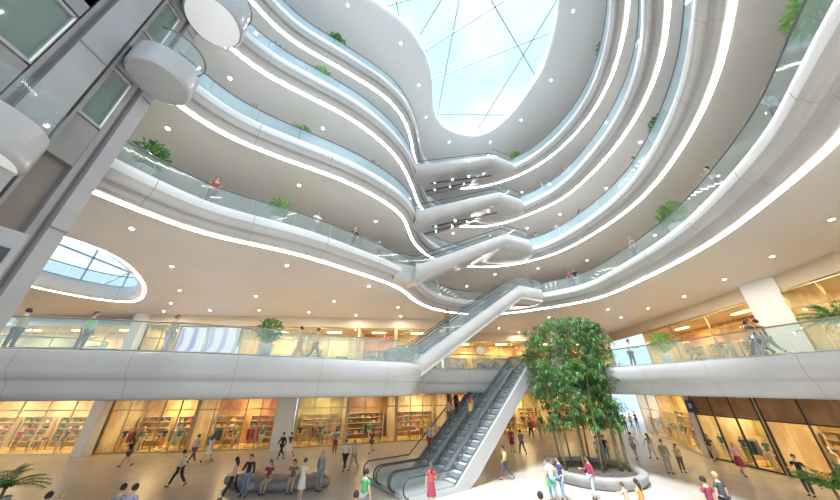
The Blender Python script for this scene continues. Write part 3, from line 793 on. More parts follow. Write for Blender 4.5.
    gar('top', core+['shL', 'seL', 'shR', 'seR'], ce+[('nb', 'shL'), ('shL', 'seL'), ('nb', 'shR'), ('shR', 'seR')], rt)
    gar('jacket', core+['shL', 'elL', 'swL', 'shR', 'elR', 'swR'], ce+[('nb', 'shL'), ('shL', 'elL'), ('elL', 'swL'), ('nb', 'shR'), ('shR', 'elR'), ('elR', 'swR')], {**rt, 'elL': .056, 'elR': .056})
    gar('legs', ['pel', 'hipL', 'knL', 'kaL', 'hipR', 'knR', 'kaR'], [('pel', 'hipL'), ('hipL', 'knL'), ('knL', 'kaL'), ('pel', 'hipR'), ('hipR', 'knR'), ('knR', 'kaR')], rt)
    gar('shorts', ['pel', 'hipL', 'kbL', 'hipR', 'kbR'], [('pel', 'hipL'), ('hipL', 'kbL'), ('pel', 'hipR'), ('hipR', 'kbR')], rt)
    m_ = MB(); pz = P['pel'].z; cx = (P['knL'].x+P['knR'].x)/2; kx = abs(P['knL'].x-P['knR'].x)/2
    if pose == 'sit':
        m_.tube([P['pel']+Vector((-.02, 0, .08)), P['pel']+Vector((.1, 0, .02)), (P['knL']+P['knR'])/2+Vector((.0, 0, .02)), (P['knL']+P['knR'])/2+Vector((.06, 0, -.12))], [.14, .17, .15, .16], 12)
    else:
        rows = []
        for q in range(6):
            t_ = q/5; zz = pz+.12-.52*t_; rx = .12+(.05+kx*.7)*t_; ry = .13+.07*t_
            rows += [(cx*t_+rx*math.cos(k*PI/8), ry*math.sin(k*PI/8)*(1+.05*(k % 2)*t_), zz) for k in range(16)]
        m_.add(rows, [(q*16+k, q*16+(k+1) % 16, q*16+16+(k+1) % 16, q*16+16+k) for q in range(5) for k in range(16)], 0, True)
    F['skirt'] = m_.mesh('skirt', [CLM[0]])
    m_ = MB()
    for nn in 'LR': m_.tube([P['he'+nn]-Vector((0, 0, -.005)), P['he'+nn].lerp(P['to'+nn], .5)+Vector((0, 0, .01)), P['to'+nn]], [.036, .04, .03], 8)
    F['shoes'] = m_.mesh('shoes', [CLM[0]])
    # hair
    def hair(long):
        m_ = MB(); vs = []; N = 14; rows = 7
        for i in range(rows+1):
            ph = PI*.5*(1-i/rows*1.35)+0
            for k in range(N):
                th = 2*PI*k/N; front = max(0, math.cos(th)); el = PI/2-(PI/2-ph)*(1-.42*front)
                vs.append((hc.x-.008+.104*math.cos(th)*math.cos(el), .092*math.sin(th)*math.cos(el), hc.z+.012+.130*math.sin(el)))
        m_.add(vs, [(i*N+k, i*N+(k+1) % N, (i+1)*N+(k+1) % N, (i+1)*N+k) for i in range(rows) for k in range(N)], 0, True)
        if long: m_.tube([hc+Vector((-.05, 0, .03)), hc+Vector((-.08, 0, -.08)), hc+Vector((-.10, 0, -.2)), hc+Vector((-.11, 0, -.33))], [.06, .075, .07, .03], 10)
        return m_.mesh('hair', [CLM[2]])
    F['hair_short'] = hair(False); F['hair_long'] = hair(True)
    F['P'] = P; FIG[pose] = F
    return F
MQ = make_fig('stand')
MQ_ = MQ
PALC = {'red': (.62, .08, .08), 'wine': (.35, .05, .09), 'pink': (.85, .45, .5), 'white': (.85, .84, .82), 'cream': (.8, .72, .6), 'black': (.03, .03, .035), 'charcoal': (.10, .10, .11), 'grey': (.33, .33, .34), 'lilac': (.5, .42, .6), 'blue': (.15, .28, .5), 'denim': (.22, .33, .48), 'pale_blue': (.5, .62, .75), 'green': (.10, .42, .16), 'yellow': (.78, .62, .2), 'tan': (.55, .42, .28), 'brown': (.24, .14, .09), 'orange': (.8, .35, .12), 'navy': (.06, .08, .18), 'olive': (.3, .32, .15), 'teal': (.1, .35, .36), 'khaki': (.48, .42, .3)}
def fab(c): return mat('fabric_'+c, PALC[c], .85)
SKINS = [mat('skin_light', (.72, .48, .36), .55), mat('skin_mid', (.55, .35, .24), .55), mat('skin_dark', (.28, .16, .10), .55)]
HAIRS = {'black': mat('hair_black', (.025, .02, .018), .6), 'brown': mat('hair_brown', (.12, .06, .03), .6), 'blond': mat('hair_blond', (.55, .38, .18), .6), 'grey': mat('hair_grey', (.4, .39, .38), .6)}
EYE = mat('eye_dark', (.02, .02, .02), .3); LIPS = mat('lips', (.5, .18, .16), .5)
BELT = mat('bag_strap', (.05, .04, .04), .6)
def person(x, y, z, rz, label, pose='stand', top='white', bottom='charcoal', hair='brown', long=False, kind='top', low='legs', skin=0, h=1.70, shoes='black', group=None):
    F = make_fig(pose); s = h/1.76
    t = thing('person', label, 'person', (x, y, z), rz, group); t.scale = (s*1.04, s*1.12, s)
    setm(place('body', F['body'], t), SKINS[skin], EYE, LIPS)
    setm(place({'top': 'shirt', 'jacket': 'jacket'}[kind], F[kind], t), fab(top))
    setm(place({'legs': 'trousers', 'shorts': 'shorts', 'skirt': 'skirt'}[low], F[low], t), fab(bottom))
    setm(place('shoes', F['shoes'], t), fab(shoes)); setm(place('hair', F['hair_long' if long else 'hair_short'], t), HAIRS[hair])
    return t
def face(px, py, qx, qy): return math.atan2(qy-py, qx-px)
def gp(fx, fy, label, dirn, **kw):
    p = gz(fx, fy, 0); return person(p[0], p[1], 0, R_(dirn), label, **kw)
def hp(hx, hy, label, dirn, h=1.7, **kw):        # placed by the head
    p = gz(hx, hy, h-.1); return person(p[0], p[1], 0, R_(dirn), label, h=h, **kw)

def mannequin(x, y, z, rz, ci, where):
    if rnd.random() < .5: ci = rnd.choice([1, 2, 10, 6])
    t = thing('mannequin', 'pale mannequin in %s clothes in %s' % (CLN[ci], where), 'mannequin', (x, y, z), rz, 'mannequins in %s' % where)
    setm(place('body', MQ['body'], t), mat('mannequin_skin', (.85, .80, .72), .4), mat('mannequin_skin', (0, 0, 0)), mat('mannequin_skin', (0, 0, 0)))
    setm(place('top', MQ['top'], t), CLM[ci]); setm(place('trousers', MQ['legs'], t), CLM[(ci+5) % 12])
    b = MB(); b.lathe([(.2, 0), (.2, .02), (.02, .03)], (0, 0, 0), 14); b.build('stand', [STEEL], t)
def shop(p0, p1, z0, z1, where, back='amber', frame='gold', nb=4, depth=3.6, inside=1, power=90, style='clothes', mann=2, transom=.72, side=True, fascia=False):
    global tn
    p0 = Vector(p0); p1 = Vector(p1); L = (p1-p0).length; d = (p1-p0).normalized(); n = Vector((-d.y, d.x))*inside; rz = math.atan2(d.y, d.x)
    W = lambda x, y, z=0: (p0.x+d.x*x+n.x*y, p0.y+d.y*x+n.y*y, z0+z)
    h = z1-z0; wd = wood(back); c = inside
    b = MB(); b.box((L/2, c*(depth+.1), h/2), (L, .2, h)); tn += 1
    struct(b.build('wall_shop_back', [wd], None, (p0.x, p0.y, z0), rz))
    b = MB(); b.box((-.06, c*depth/2, h/2), (.12, depth, h)); b.box((L+.06, c*depth/2, h/2), (.12, depth, h)); struct(b.build('wall_shop_side', [wood('cream')], None, (p0.x, p0.y, z0), rz))
    b = MB(); b.box((L/2, c*depth/2, h-.04), (L, depth, .08)); struct(b.build('ceiling', [WALLM], None, (p0.x, p0.y, z0), rz))
    b = MB(); b.box((L/2, c*(depth/2+.2), .012), (L, depth-.3, .024)); struct(b.build('floor', [wood('gold')], None, (p0.x, p0.y, z0), rz))
    # front
    t = thing('shopfront', 'tall glazed shopfront with %s frame of %s' % ({'gold': 'brass', 'dark': 'black', 'pale': 'pale'}[frame], where), 'shopfront', (p0.x, p0.y, z0), rz)
    b = MB(); fw = .07; zt = h*transom
    for i in range(nb+1): b.box((L*i/nb, 0, h/2), (fw, .12, h))
    for zz in (.05, zt, h-.05): b.box((L/2, 0, zz), (L, .10, .09))
    b.build('frame', [FRAMEM[frame]], t)
    for i in range(nb):
        for a0, a1 in ((.1, zt-.05), (zt+.05, h-.1)):
            g = MB(); g.box((L*(i+.5)/nb, 0, (a0+a1)/2), (L/nb-fw, .015, a1-a0)); fc = fascia and a0 > 1; g.build('fascia_panel' if fc else 'glass_panel', [wood('brown') if fc else SHOPG], t)
    # lights
    nl = max(1, int(L/4.5))
    for i in range(nl):
        x = L*(i+.5)/nl; q = W(x, depth*.5, h-.12)
        m_ = MB(); m_.box((0, 0, 0), (1.4, .35, .05)); tag(m_.build('ceiling_light', [mat('shop_lamp', (1, 1, 1), .5, emit=(1, .78, .45), es=7)], None, q, rz), 'glowing rectangular ceiling light inside %s' % where, 'light', 'ceiling lights inside %s' % where)
        lamp('shop_lamp', (q[0], q[1], q[2]-.06), power*.6*L/nl/4.0, 1.6, (1, .70, .38))
    # shelving along the back
    nsh = max(1, int(L/3.2)); sw = L/nsh*.8
    for s_ in range(nsh):
        x = L*(s_+.5)/nsh; q = W(x, depth-.25, 0); kd = rnd.choice(['shelf', 'rail', 'shelf']) if style == 'clothes' else 'shelf'
        if kd == 'shelf':
            t = thing('wall_shelving', 'backlit wall shelving at the rear of %s' % where, 'shelves', q, rz, 'wall shelving in %s' % where)
            b = MB(); b.box((0, .18*c, 1.2), (sw, .04, 2.4)); b.build('back_panel', [wood(rnd.choice(['cream', 'gold', back]))], t)
            b = MB(); b.box((-sw/2, 0, 1.2), (.05, .4, 2.4)); b.box((sw/2, 0, 1.2), (.05, .4, 2.4)); b.build('upright', [FRAMEM['pale']], t)
            for zz in (.45, .95, 1.45, 1.95, 2.4):
                b = MB(); b.box((0, 0, zz), (sw-.05, .38, .04)); b.build('shelf', [wood('cream')], t)
                if zz < 2.3:
                    m = int((sw-.2)/.62)
                    for i in range(m):
                        if rnd.random() < .25: continue
                        xx = x-sw/2+.35+i*.62; qq = W(xx, depth-.27, zz+.022); r = rnd.random(); ci = rnd.randrange(12)
                        if r < .45:
                            g = thing('handbag', '%s handbag on the shelves of %s' % (CLN[ci], where), 'bag', qq, rz, '%s handbags in %s' % (CLN[ci], where))
                            setm(place('bag_body', BAG, g), CLM[ci]); setm(place('handle', BAGH, g), CLM[(ci+3) % 12])
                        elif r < .75:
                            g = setm(place('folded_clothes', FOLD, None, qq, rz), CLM[ci], CLM[(ci+4) % 12]); tag(g, 'folded %s and %s clothes shelved in %s' % (CLN[ci], CLN[(ci+4) % 12], where), 'clothes', '%s folded clothes in %s' % (CLN[ci], where))
                        else:
                            g = setm(place('shoe_box', BOXM, None, qq, rz), CLM[ci]); tag(g, '%s box with pale lid on the shelves of %s' % (CLN[ci], where), 'box', '%s boxes in %s' % (CLN[ci], where))
        else:
            t = thing('clothes_rail', 'steel clothes rail at the rear of %s' % where, 'clothes rail', q, rz, 'clothes rails in %s' % where)
            b = MB(); b.tube([(-sw/2, 0, 1.65), (sw/2, 0, 1.65)], .02, 6); b.build('rail', [STEEL], t)
            for sx in (-1, 1):
                b = MB(); b.tube([(sx*sw/2, 0, 0), (sx*sw/2, 0, 1.67)], .02, 6); b.box((sx*sw/2, 0, .02), (.06, .5, .04)); b.build('leg', [STEEL], t)
            m = min(9, int(sw/.24))
            for i in range(m):
                ci = rnd.randrange(12); qq = W(x-sw/2+.15+i*(sw-.3)/max(1, m-1), depth-.25, 1.53)
                g = thing('hanging_garment', '%s garment hanging on a rail in %s' % (CLN[ci], where), 'clothes', qq, rz+PI/2+rnd.uniform(-.3, .3), '%s garments hanging in %s' % (CLN[ci], where))
                setm(place('garment', GAR, g), CLM[ci]); place('hanger', HOOK, g)
    if style == 'clothes':
        for s_ in range(max(1, int(L/2.6))):
            x = L*(s_+.5)/max(1, int(L/2.6))+rnd.uniform(-.3, .3); q = W(x, depth*.33, .024)
            t = thing('clothes_rail', 'freestanding clothes rail near the glass of %s' % where, 'clothes rail', q, rz, 'freestanding clothes rails in %s' % where)
            b = MB(); b.tube([(-.6, 0, 1.55), (.6, 0, 1.55)], .018, 6); b.build('rail', [DSTEEL], t)
            for sx in (-1, 1):
                b = MB(); b.tube([(sx*.6, 0, 0), (sx*.6, 0, 1.56)], .018, 6); b.box((sx*.6, 0, .02), (.05, .45, .04)); b.build('leg', [DSTEEL], t)
            pal = [rnd.randrange(12) for _ in range(2)]+[2, 1]
            for i in range(6):
                ci = rnd.choice(pal); qq = (q[0]+d.x*(-.45+i*.18), q[1]+d.y*(-.45+i*.18), q[2]+1.43)
                g = thing('hanging_garment', '%s garment on a freestanding rail in %s' % (CLN[ci], where), 'clothes', qq, rz+PI/2+rnd.uniform(-.5, .5), '%s garments on freestanding rails in %s' % (CLN[ci], where))
                setm(place('garment', GAR, g), CLM[ci]); place('hanger', HOOK, g)
    # display tables and mannequins at the glass
    mann = int(mann*1.6) if style == 'clothes' else mann
    for i in range(mann):
        x = L*(i+.5)/mann+rnd.uniform(-.4, .4); q = W(x, .75, .024); mannequin(*q, rz-PI/2*c+rnd.uniform(-.5, .5), rnd.randrange(12), where)
    for i in range(max(1, nb//2)):
        x = L*(i+.5)/max(1, nb//2)+.9; q = W(min(x, L-.8), depth*.5, .024)
        t = thing('display_table', 'low wooden display table inside %s' % where, 'table', q, rz, 'display tables in %s' % where)
        b = MB(); b.box((0, 0, .72), (1.1, .7, .06)); b.build('tabletop', [wood('cream')], t)
        for sx in (-1, 1):
            for sy in (-1, 1):
                b = MB(); b.box((sx*.48, sy*.28, .345), (.06, .06, .69)); b.build('leg', [wood('brown')], t)
        for j in (-.3, .1, .4):
            ci = rnd.randrange(12); qq = (q[0]+d.x*j, q[1]+d.y*j, q[2]+.75)
            g = setm(place('folded_clothes', FOLD, None, qq, rz), CLM[ci], CLM[(ci+4) % 12]); tag(g, 'folded %s and %s clothes on a table in %s' % (CLN[ci], CLN[(ci+4) % 12], where), 'clothes', '%s clothes on tables in %s' % (CLN[ci], where))

# people on the ground floor (direction in degrees: 0 = right, 90 = away, 180 = left, 270 = towards the camera)
gp(175, 487, 'person striding right in white shirt and black trousers, alone on the left floor', 185, pose='walk', top='white', bottom='black', hair='black')
gp(124, 467, 'person walking in dark vest and shorts before the leftmost shopfront', 200, pose='stride', top='black', bottom='charcoal', low='shorts', hair='brown', long=True)
gp(191, 462, 'person in lilac top and dark trousers beside the shop window at left', 80, pose='walk', top='lilac', bottom='charcoal', hair='black')
gp(206, 462, 'person in white dress walking beside a lilac-topped companion', 85, pose='stride', top='white', bottom='white', low='skirt', long=True)
hp(122, 490, 'person seen from behind in grey shirt, left of a pair at the bottom edge', 90, top='grey', hair='black', h=1.72)
hp(134, 490, 'person seen from behind in pale lilac shirt, right of a pair at the bottom edge', 95, top='lilac', hair='black', h=1.72)
hp(47, 498.5, 'dark-haired head just showing at the bottom edge, left of two near the palm', 90, top='charcoal', hair='black', h=1.7)
hp(61, 498.5, 'blond head just showing at the bottom edge, right of two near the palm', 90, top='pink', hair='blond', h=1.7)
gp(229, 499, 'person with long dark hair in pink top striding left past the bench', 190, pose='walk', top='pink', bottom='black', long=True, hair='black', shoes='black')
gp(243, 497, 'person in black jacket and blue jeans standing at the left end of the bench', 280, pose='relaxed', top='black', bottom='denim', kind='jacket', hair='brown')
gp(299, 503, 'person in cream dress standing in front of the curved bench', 60, pose='dress_stand', top='cream', bottom='cream', low='skirt', hair='brown', h=1.68)
gp(318, 492, 'person with very long fair hair and grey clothes right of the bench', 70, pose='stand', top='grey', bottom='grey', long=True, hair='blond', kind='jacket', h=1.74)
gp(280, 458, 'person in black suit walking behind the bench', 250, pose='walk', top='black', bottom='black', kind='jacket', hair='black')
gp(288, 458, 'person in black top and white skirt behind the bench', 250, pose='stride', top='charcoal', bottom='white', low='skirt', hair='brown')
gp(334, 454, 'person in teal top looking into the shop window beside the pale column', 100, pose='relaxed', top='teal', bottom='wine', hair='brown')
gp(344, 470, 'person in white shirt and black trousers, left of a couple in mid floor', 260, pose='walk', top='white', bottom='black', hair='black')
gp(353, 470, 'person in pale top and tan trousers, right of a couple in mid floor', 250, pose='stride', top='cream', bottom='tan', hair='brown', long=True)
gp(371, 453, 'person in wine top and shorts near the foot of the far escalator lane', 240, pose='walk', top='wine', bottom='charcoal', low='shorts', hair='brown')
hp(366, 474, 'person in bright green shirt seen from behind at the foot of the escalators', 60, pose='stand', top='green', bottom='grey', hair='black', h=1.76)
hp(356, 497.5, 'dark head at the bottom edge left of the green shirt', 90, top='navy', hair='black', h=1.7)
hp(431, 467, 'person with long brown hair in red dress at the foot of the near escalator lane', 100, pose='dress_stand', top='red', bottom='wine', low='skirt', long=True, hair='brown', h=1.72)
gp(507, 480, 'person in yellow shirt and dark trousers walking under the escalators', 200, pose='stride', top='yellow', bottom='charcoal', hair='black', skin=1)
gp(513, 452, 'person in red coat under the escalators, left of two', 100, pose='stand', top='red', bottom='wine', kind='jacket', low='skirt', hair='brown')
gp(523, 454, 'person in grey coat under the escalators, right of two', 95, pose='walk', top='grey', bottom='charcoal', kind='jacket', hair='brown')
gp(532, 438, 'person in brown jacket in the distance left of the bamboo', 270, pose='walk', top='brown', bottom='black', kind='jacket', hair='black', h=1.85)
gp(541, 438, 'person in orange top and grey trousers in the distance left of the bamboo', 270, pose='stride', top='orange', bottom='grey', hair='brown', h=1.8)
gp(555, 502, 'person in white shirt with a green bag in front of the planter', 100, pose='relaxed', top='white', bottom='denim', hair='brown', h=1.68)
gp(565, 501, 'person in navy vest and blue jeans in front of the planter', 190, pose='relaxed', top='navy', bottom='denim', hair='black', h=1.72)
gp(596, 500, 'person in wine jacket and pale trousers in front of the planter', 180, pose='relaxed', top='wine', bottom='pale_blue', kind='jacket', hair='black', skin=1, h=1.72)
hp(541, 498.5, 'dark head just showing at the bottom edge left of the planter', 90, top='black', hair='black', h=1.7)
hp(624, 487, 'person in tan top bending close to the planter rim at right', 120, pose='rail', top='tan', bottom='orange', hair='brown', h=1.35)
hp(637, 484, 'person with long dark hair in coral top at the bottom right of the planter', 120, pose='stand', top='orange', bottom='wine', hair='black', long=True, h=1.55)
gp(602, 466, 'person in pale blue shirt seen between the bamboo stems, left of two', 270, pose='stand', top='pale_blue', bottom='denim', hair='black')
gp(609, 464, 'person in black vest seen between the bamboo stems, right of two', 265, pose='relaxed', top='black', bottom='denim', hair='black')
for i, (x, y, t_, b_, w) in enumerate([(621, 428, 'black', 'charcoal', 'at the left'), (627, 431, 'charcoal', 'black', 'second from the left'), (633, 429, 'lilac', 'grey', 'third from the left'), (638, 427, 'black', 'navy', 'at the right')]):
    gp(x, y, 'person in %s top, %s of a distant group by the bright entrance' % (t_, w), 260+i*9, pose=['walk', 'stand', 'stride', 'relaxed'][i], top=t_, bottom=b_, hair='black', group=None, h=1.8)
gp(637, 459, 'person in pale blue shirt and khaki shorts, left of a hand-holding couple', 80, pose='hold_right', top='pale_blue', bottom='khaki', low='shorts', hair='brown')
gp(654, 459, 'person with long brown hair in pale dress, right of a hand-holding couple', 95, pose='hold_left', top='tan', bottom='white', low='skirt', long=True, hair='brown', h=1.62)
gp(671, 474, 'taller person in olive top and tan trousers in the right hall', 265, pose='stand', top='olive', bottom='khaki', hair='brown', kind='jacket', h=1.78)
gp(684, 473, 'child-sized person in brown standing beside a taller companion', 265, pose='stand', top='tan', bottom='brown', hair='brown', long=True, h=1.5)
gp(716, 461, 'person striding in shorts past the glazed shop on the right', 205, pose='walk', top='charcoal', bottom='khaki', low='shorts', hair='brown', long=True)
gp(745, 476, 'person in pink top and long wine skirt by the dark shop frame', 250, pose='stride', top='pink', bottom='wine', low='skirt', hair='blond', long=True, h=1.75)
hp(704, 482, 'person in wine red top at the bottom edge, left of a pair', 95, top='wine', hair='black', bottom='charcoal', h=1.7)
hp(716, 477, 'person in dark striped top at the bottom edge, right of a pair', 100, top='charcoal', hair='blond', bottom='black', h=1.74)
gp(813, 497, 'person in black partly behind the palm at lower right', 200, pose='relaxed', top='black', bottom='charcoal', hair='brown')
# bags carried
def shopping_bag(x, y, z, c, label, rz=0, s=1):
    t = thing('shopping_bag', label, 'bag', (x, y, z), rz)
    setm(place('bag_body', BAG, t), fab(c)); setm(place('handle', BAGH, t), fab('black')); t.scale = (s, s, s)
p = gz(551, 500, 0); shopping_bag(p[0]+.05, p[1]-.28, .62, 'green', 'green shoulder bag carried by the person in white at the planter', .3, 1.25)
p = gz(243, 497, 0); shopping_bag(p[0]+.28, p[1], .30, 'grey', 'grey bag held by the person in the black jacket', 1.2)
p = gz(371, 453, 0); shopping_bag(p[0]+.27, p[1]-.1, .32, 'cream', 'cream shopping bag held near the far escalator lane', .8)

# people riding the escalators
def rider(P, Q, off, z0, z1, t, label, a, b, **kw):
    P = Vector(P); Q = Vector(Q); d = (Q-P).normalized(); n = Vector((-d.y, d.x)); L = (Q-P).length; x = L*t; f = stepline(L, z0, z1, a, b)
    q = P+n*off+d*x; return person(q.x, q.y, f(x)+.02, math.atan2(d.y, d.x)+kw.pop('turn', 0), label, **kw)
rider(PA, QA, 2.3, 0, 6.2, .53, 'person in red top and yellow skirt riding the middle escalator lane', 2.9, 1.6, top='red', bottom='yellow', low='skirt', hair='black', long=True)
rider(PA, QA, 3.9, 0, 6.2, .54, 'person in black riding high on the far left escalator lane', 2.9, 1.6, top='black', bottom='black', kind='jacket', hair='brown')
rider(PA, QA, 3.9, 0, 6.2, .478, 'person in tan coat riding the far left escalator lane', 2.9, 1.6, top='tan', bottom='brown', kind='jacket', hair='brown', pose='relaxed')
rider(PA, QA, 3.9, 0, 6.2, .33, 'person in lilac top low on the far left escalator lane', 2.9, 1.6, top='lilac', bottom='wine', hair='blond', pose='relaxed')
rider(PB, QB, .2, 6.2, 12.7, .30, 'person in dark clothes riding up from the first to the second balcony', 1.0, 2.4, top='brown', bottom='charcoal', kind='jacket', hair='brown', h=1.75)

# people and plants on the balconies, just behind the balustrades
def rail_spot(k, x, y, back=.75, hh=1.45):
    p = gz(x, y, ZF[k]+hh); path = E[k]; i = nearest(path, *p); i = min(max(i, 1), len(path)-2)
    d = (path[i+1]-path[i-1]).normalized(); n = Vector((d.y, -d.x)); q = path[i]+n*back
    return q.x, q.y, math.atan2(-n.y, -n.x)
BP = [(2, 214, 190, 'red', 'charcoal', 'person in red top on the second balcony at far left', 'rail'), (2, 319, 212, 'white', 'grey', 'person in pale top at the second balcony rail, left of three', 'stand'), (2, 367, 224, 'black', 'charcoal', 'person in black at the second balcony rail, middle of three', 'relaxed'), (2, 390, 236, 'grey', 'black', 'person in grey at the second balcony rail, right of three', 'stand'),
      (3, 293, 128, 'charcoal', 'black', 'person in charcoal beside the plant on the third balcony at left', 'stand'), (3, 379, 158, 'brown', 'grey', 'person in brown on the left third balcony near the bridge', 'rail'), (3, 254, 107, 'tan', 'brown', 'person in tan on the far left of the third balcony', 'stand'),
      (4, 276, 50, 'navy', 'black', 'person in navy on the left fourth balcony', 'rail'), (4, 308, 70, 'grey', 'black', 'person in grey beside the plant on the fourth balcony', 'stand'), (5, 397, 80, 'charcoal', 'black', 'person in charcoal on the fifth balcony near the skylight', 'stand'), (5, 322, 30, 'pale_blue', 'navy', 'person in pale blue beside the plant on the fifth balcony', 'rail'),
      (2, 757, 97, 'pale_blue', 'navy', 'person in pale blue walking on the right second balcony', 'walk'), (2, 735, 166, 'white', 'grey', 'person in white on the right second balcony', 'rail'), (2, 688, 218, 'teal', 'grey', 'person in teal beside the plant on the right second balcony', 'stand'), (2, 645, 243, 'tan', 'charcoal', 'person in tan on the right second balcony further along', 'stand'), (2, 574, 276, 'wine', 'black', 'person in wine red, left of a pair by the second balcony landing', 'stand'), (2, 579, 276, 'black', 'denim', 'person in black top, right of a pair by the second balcony landing', 'relaxed'),
      (3, 679, 43, 'black', 'charcoal', 'person in black high on the right third balcony', 'stand'), (3, 632, 163, 'navy', 'grey', 'person in navy on the right third balcony', 'rail'), (3, 573, 213, 'charcoal', 'black', 'person in charcoal on the third balcony right of the bridge', 'walk'), (3, 556, 228, 'pale_blue', 'grey', 'person in pale blue on the third balcony right of the bridge', 'stand'), (3, 536, 234, 'grey', 'charcoal', 'person in grey next to the third balcony landing', 'stand'),
      (4, 564, 171, 'white', 'grey', 'person in white on the right fourth balcony', 'stand'), (4, 542, 187, 'lilac', 'grey', 'person in lilac next to the fourth balcony landing', 'relaxed'), (4, 620, 82, 'grey', 'black', 'person in grey high on the right fourth balcony', 'rail')]
for i, (k, x, y, t_, b_, lab, po) in enumerate(BP):
    q = rail_spot(k, x, y); person(q[0], q[1], ZF[k], q[2]+(PI/2 if po == 'walk' else 0), lab, pose=po, top=t_, bottom=b_, hair=['black', 'brown', 'blond'][i % 3], long=i % 3 == 1, skin=i % 2)
for i, (x, y, t_, b_, lab, po) in enumerate([(748, 325, 'brown', 'black', 'person in brown coat, left of three by the slanted column on the first balcony', 'walk'), (758, 326, 'charcoal', 'denim', 'person in charcoal, middle of three by the slanted column on the first balcony', 'relaxed'), (768, 324, 'black', 'grey', 'person in black, right of three by the slanted column on the first balcony', 'walk'),
      (637, 345, 'white', 'black', 'person in white shirt on the first balcony right of the bamboo', 'rail'), (690, 354, 'brown', 'tan', 'person in brown sitting low behind the right first balcony glass', 'rail'), (199, 330, 'grey', 'lilac', 'person in grey in front of the bright screens on the left first balcony', 'stand'), (304, 330, 'tan', 'orange', 'person in tan walking on the left first balcony', 'walk'), (317, 334, 'orange', 'brown', 'person in orange on the left first balcony', 'stride'), (128, 338, 'olive', 'black', 'person in olive on the far left of the first balcony', 'stand'), (173, 339, 'green', 'charcoal', 'person in green beside the bright screen on the first balcony', 'stand')]):
    q = rail_spot(1, x, y, 1.2 if i in (3, 4) else (2.0 if x < 400 else 1.4), 1.5); person(q[0], q[1], 6.2, q[2]+(PI/2 if i % 2 else -PI/2), lab, pose=po, top=t_, bottom=b_, hair=['black', 'brown'][i % 2], skin=i % 2, h=1.72 if i != 4 else 1.4)
q = QB; person(q.x+.35, q.y+1.3, 12.7, 3.6, 'person in black standing at the second balcony landing of the escalator', pose='rail', top='black', bottom='charcoal', hair='black')

# ------------------------------------------------------------ plants
LEAFG = [noisy('leaf_green', (.04, .17, .03), (.12, .34, .06), 3, .5), noisy('leaf_light', (.16, .36, .08), (.28, .50, .12), 3, .5), noisy('bamboo_leaf', (.018, .075, .015), (.10, .26, .045), .9, .45)]
BARK = noisy('bark', (.22, .16, .09), (.32, .25, .14), 6, .8)
CULM = noisy('bamboo_culm', (.09, .10, .04), (.26, .20, .09), 5, .5, 3, (1, 1, 3))
POTM = mat('white_pot', (.75, .74, .72), .35)
def leaf(mb, p, d, L, w, rr, droop=.3):
    d = Vector(d).normalized(); s = d.cross(Vector((0, 0, 1)))
    if s.length < .05: s = Vector((1, 0, 0))
    s.normalize(); a = rr.uniform(-.7, .7); s = (s*math.cos(a)+d.cross(s)*math.sin(a))
    p = Vector(p); m = p+d*L*.45+Vector((0, 0, .02*L)); e = p+d*L+Vector((0, 0, -droop*L))
    mb.add([p, m+s*w/2, e, m-s*w/2], [(0, 1, 2, 3)])
def shrub_meshes(seed, hgt=1.5, r=.42, n=420, leafL=.2):
    rr = random.Random(seed); mb = MB()
    for _ in range(n):
        u = Vector((rr.gauss(0, 1), rr.gauss(0, 1), rr.gauss(0, 1))).normalized()*(rr.random()**.4)*r
        p = Vector((u.x, u.y, u.z*.95+hgt-r)); leaf(mb, p, (u.x+rr.uniform(-.3, .3), u.y+rr.uniform(-.3, .3), u.z+.15), leafL*rr.uniform(.7, 1.2), .07, rr)
    f = mb.mesh('foliage', [LEAFG[seed % 2]]); mb = MB()
    for i in range(4): mb.tube([(rr.uniform(-.05, .05), rr.uniform(-.05, .05), .4), (rr.uniform(-.15, .15), rr.uniform(-.15, .15), hgt-r*.7)], [.02, .01], 5)
    s = mb.mesh('stem', [BARK]); mb = MB(); mb.lathe([(.16, 0), (.2, .02), (.25, .45), (.27, .48), (.24, .48), (.22, .42), (.01, .42)], (0, 0, 0), 18)
    return f, s, mb.mesh('pot', [POTM])
SH = [shrub_meshes(i) for i in (1, 2, 3)]
def shrub(k, x, y, label, sc=1, v=0):
    q = rail_spot(k, x, y, .8, 1.4)
    t = thing('potted_shrub', label, 'plant', (q[0], q[1], ZF[k]), rnd.uniform(0, 6)); f, s, p = SH[v % 3]; t.scale = (sc, sc, sc)
    place('foliage', f, t); place('stem', s, t); place('pot', p, t)
for i, (k, x, y, lab, sc) in enumerate([(2, 284, 196, 'bushy potted shrub on the left second balcony', 1.15), (2, 150, 156, 'potted shrub on the second balcony close to the lift tower', 1.25), (3, 307, 124, 'potted shrub on the left third balcony', 1.1), (4, 325, 73, 'potted shrub on the left fourth balcony', 1.25), (5, 341, 38, 'potted shrub on the left fifth balcony under the skylight', 1.4),
      (5, 591, 50, 'potted shrub high on the right fifth balcony', 1.3), (5, 518, 158, 'potted shrub beside the fifth balcony landing', 1.4), (3, 651, 127, 'potted shrub on the right third balcony', 1.2), (2, 681, 211, 'potted shrub on the right second balcony', 1.35), (2, 767, 26, 'large potted shrub high on the right second balcony', 1.25),
      (1, 265, 333, 'light green potted shrub on the left first balcony', 1.15), (1, 661, 340, 'round potted shrub on the right first balcony before the amber shop', 1.2)]):
    shrub(k, x, y, lab, sc, i)
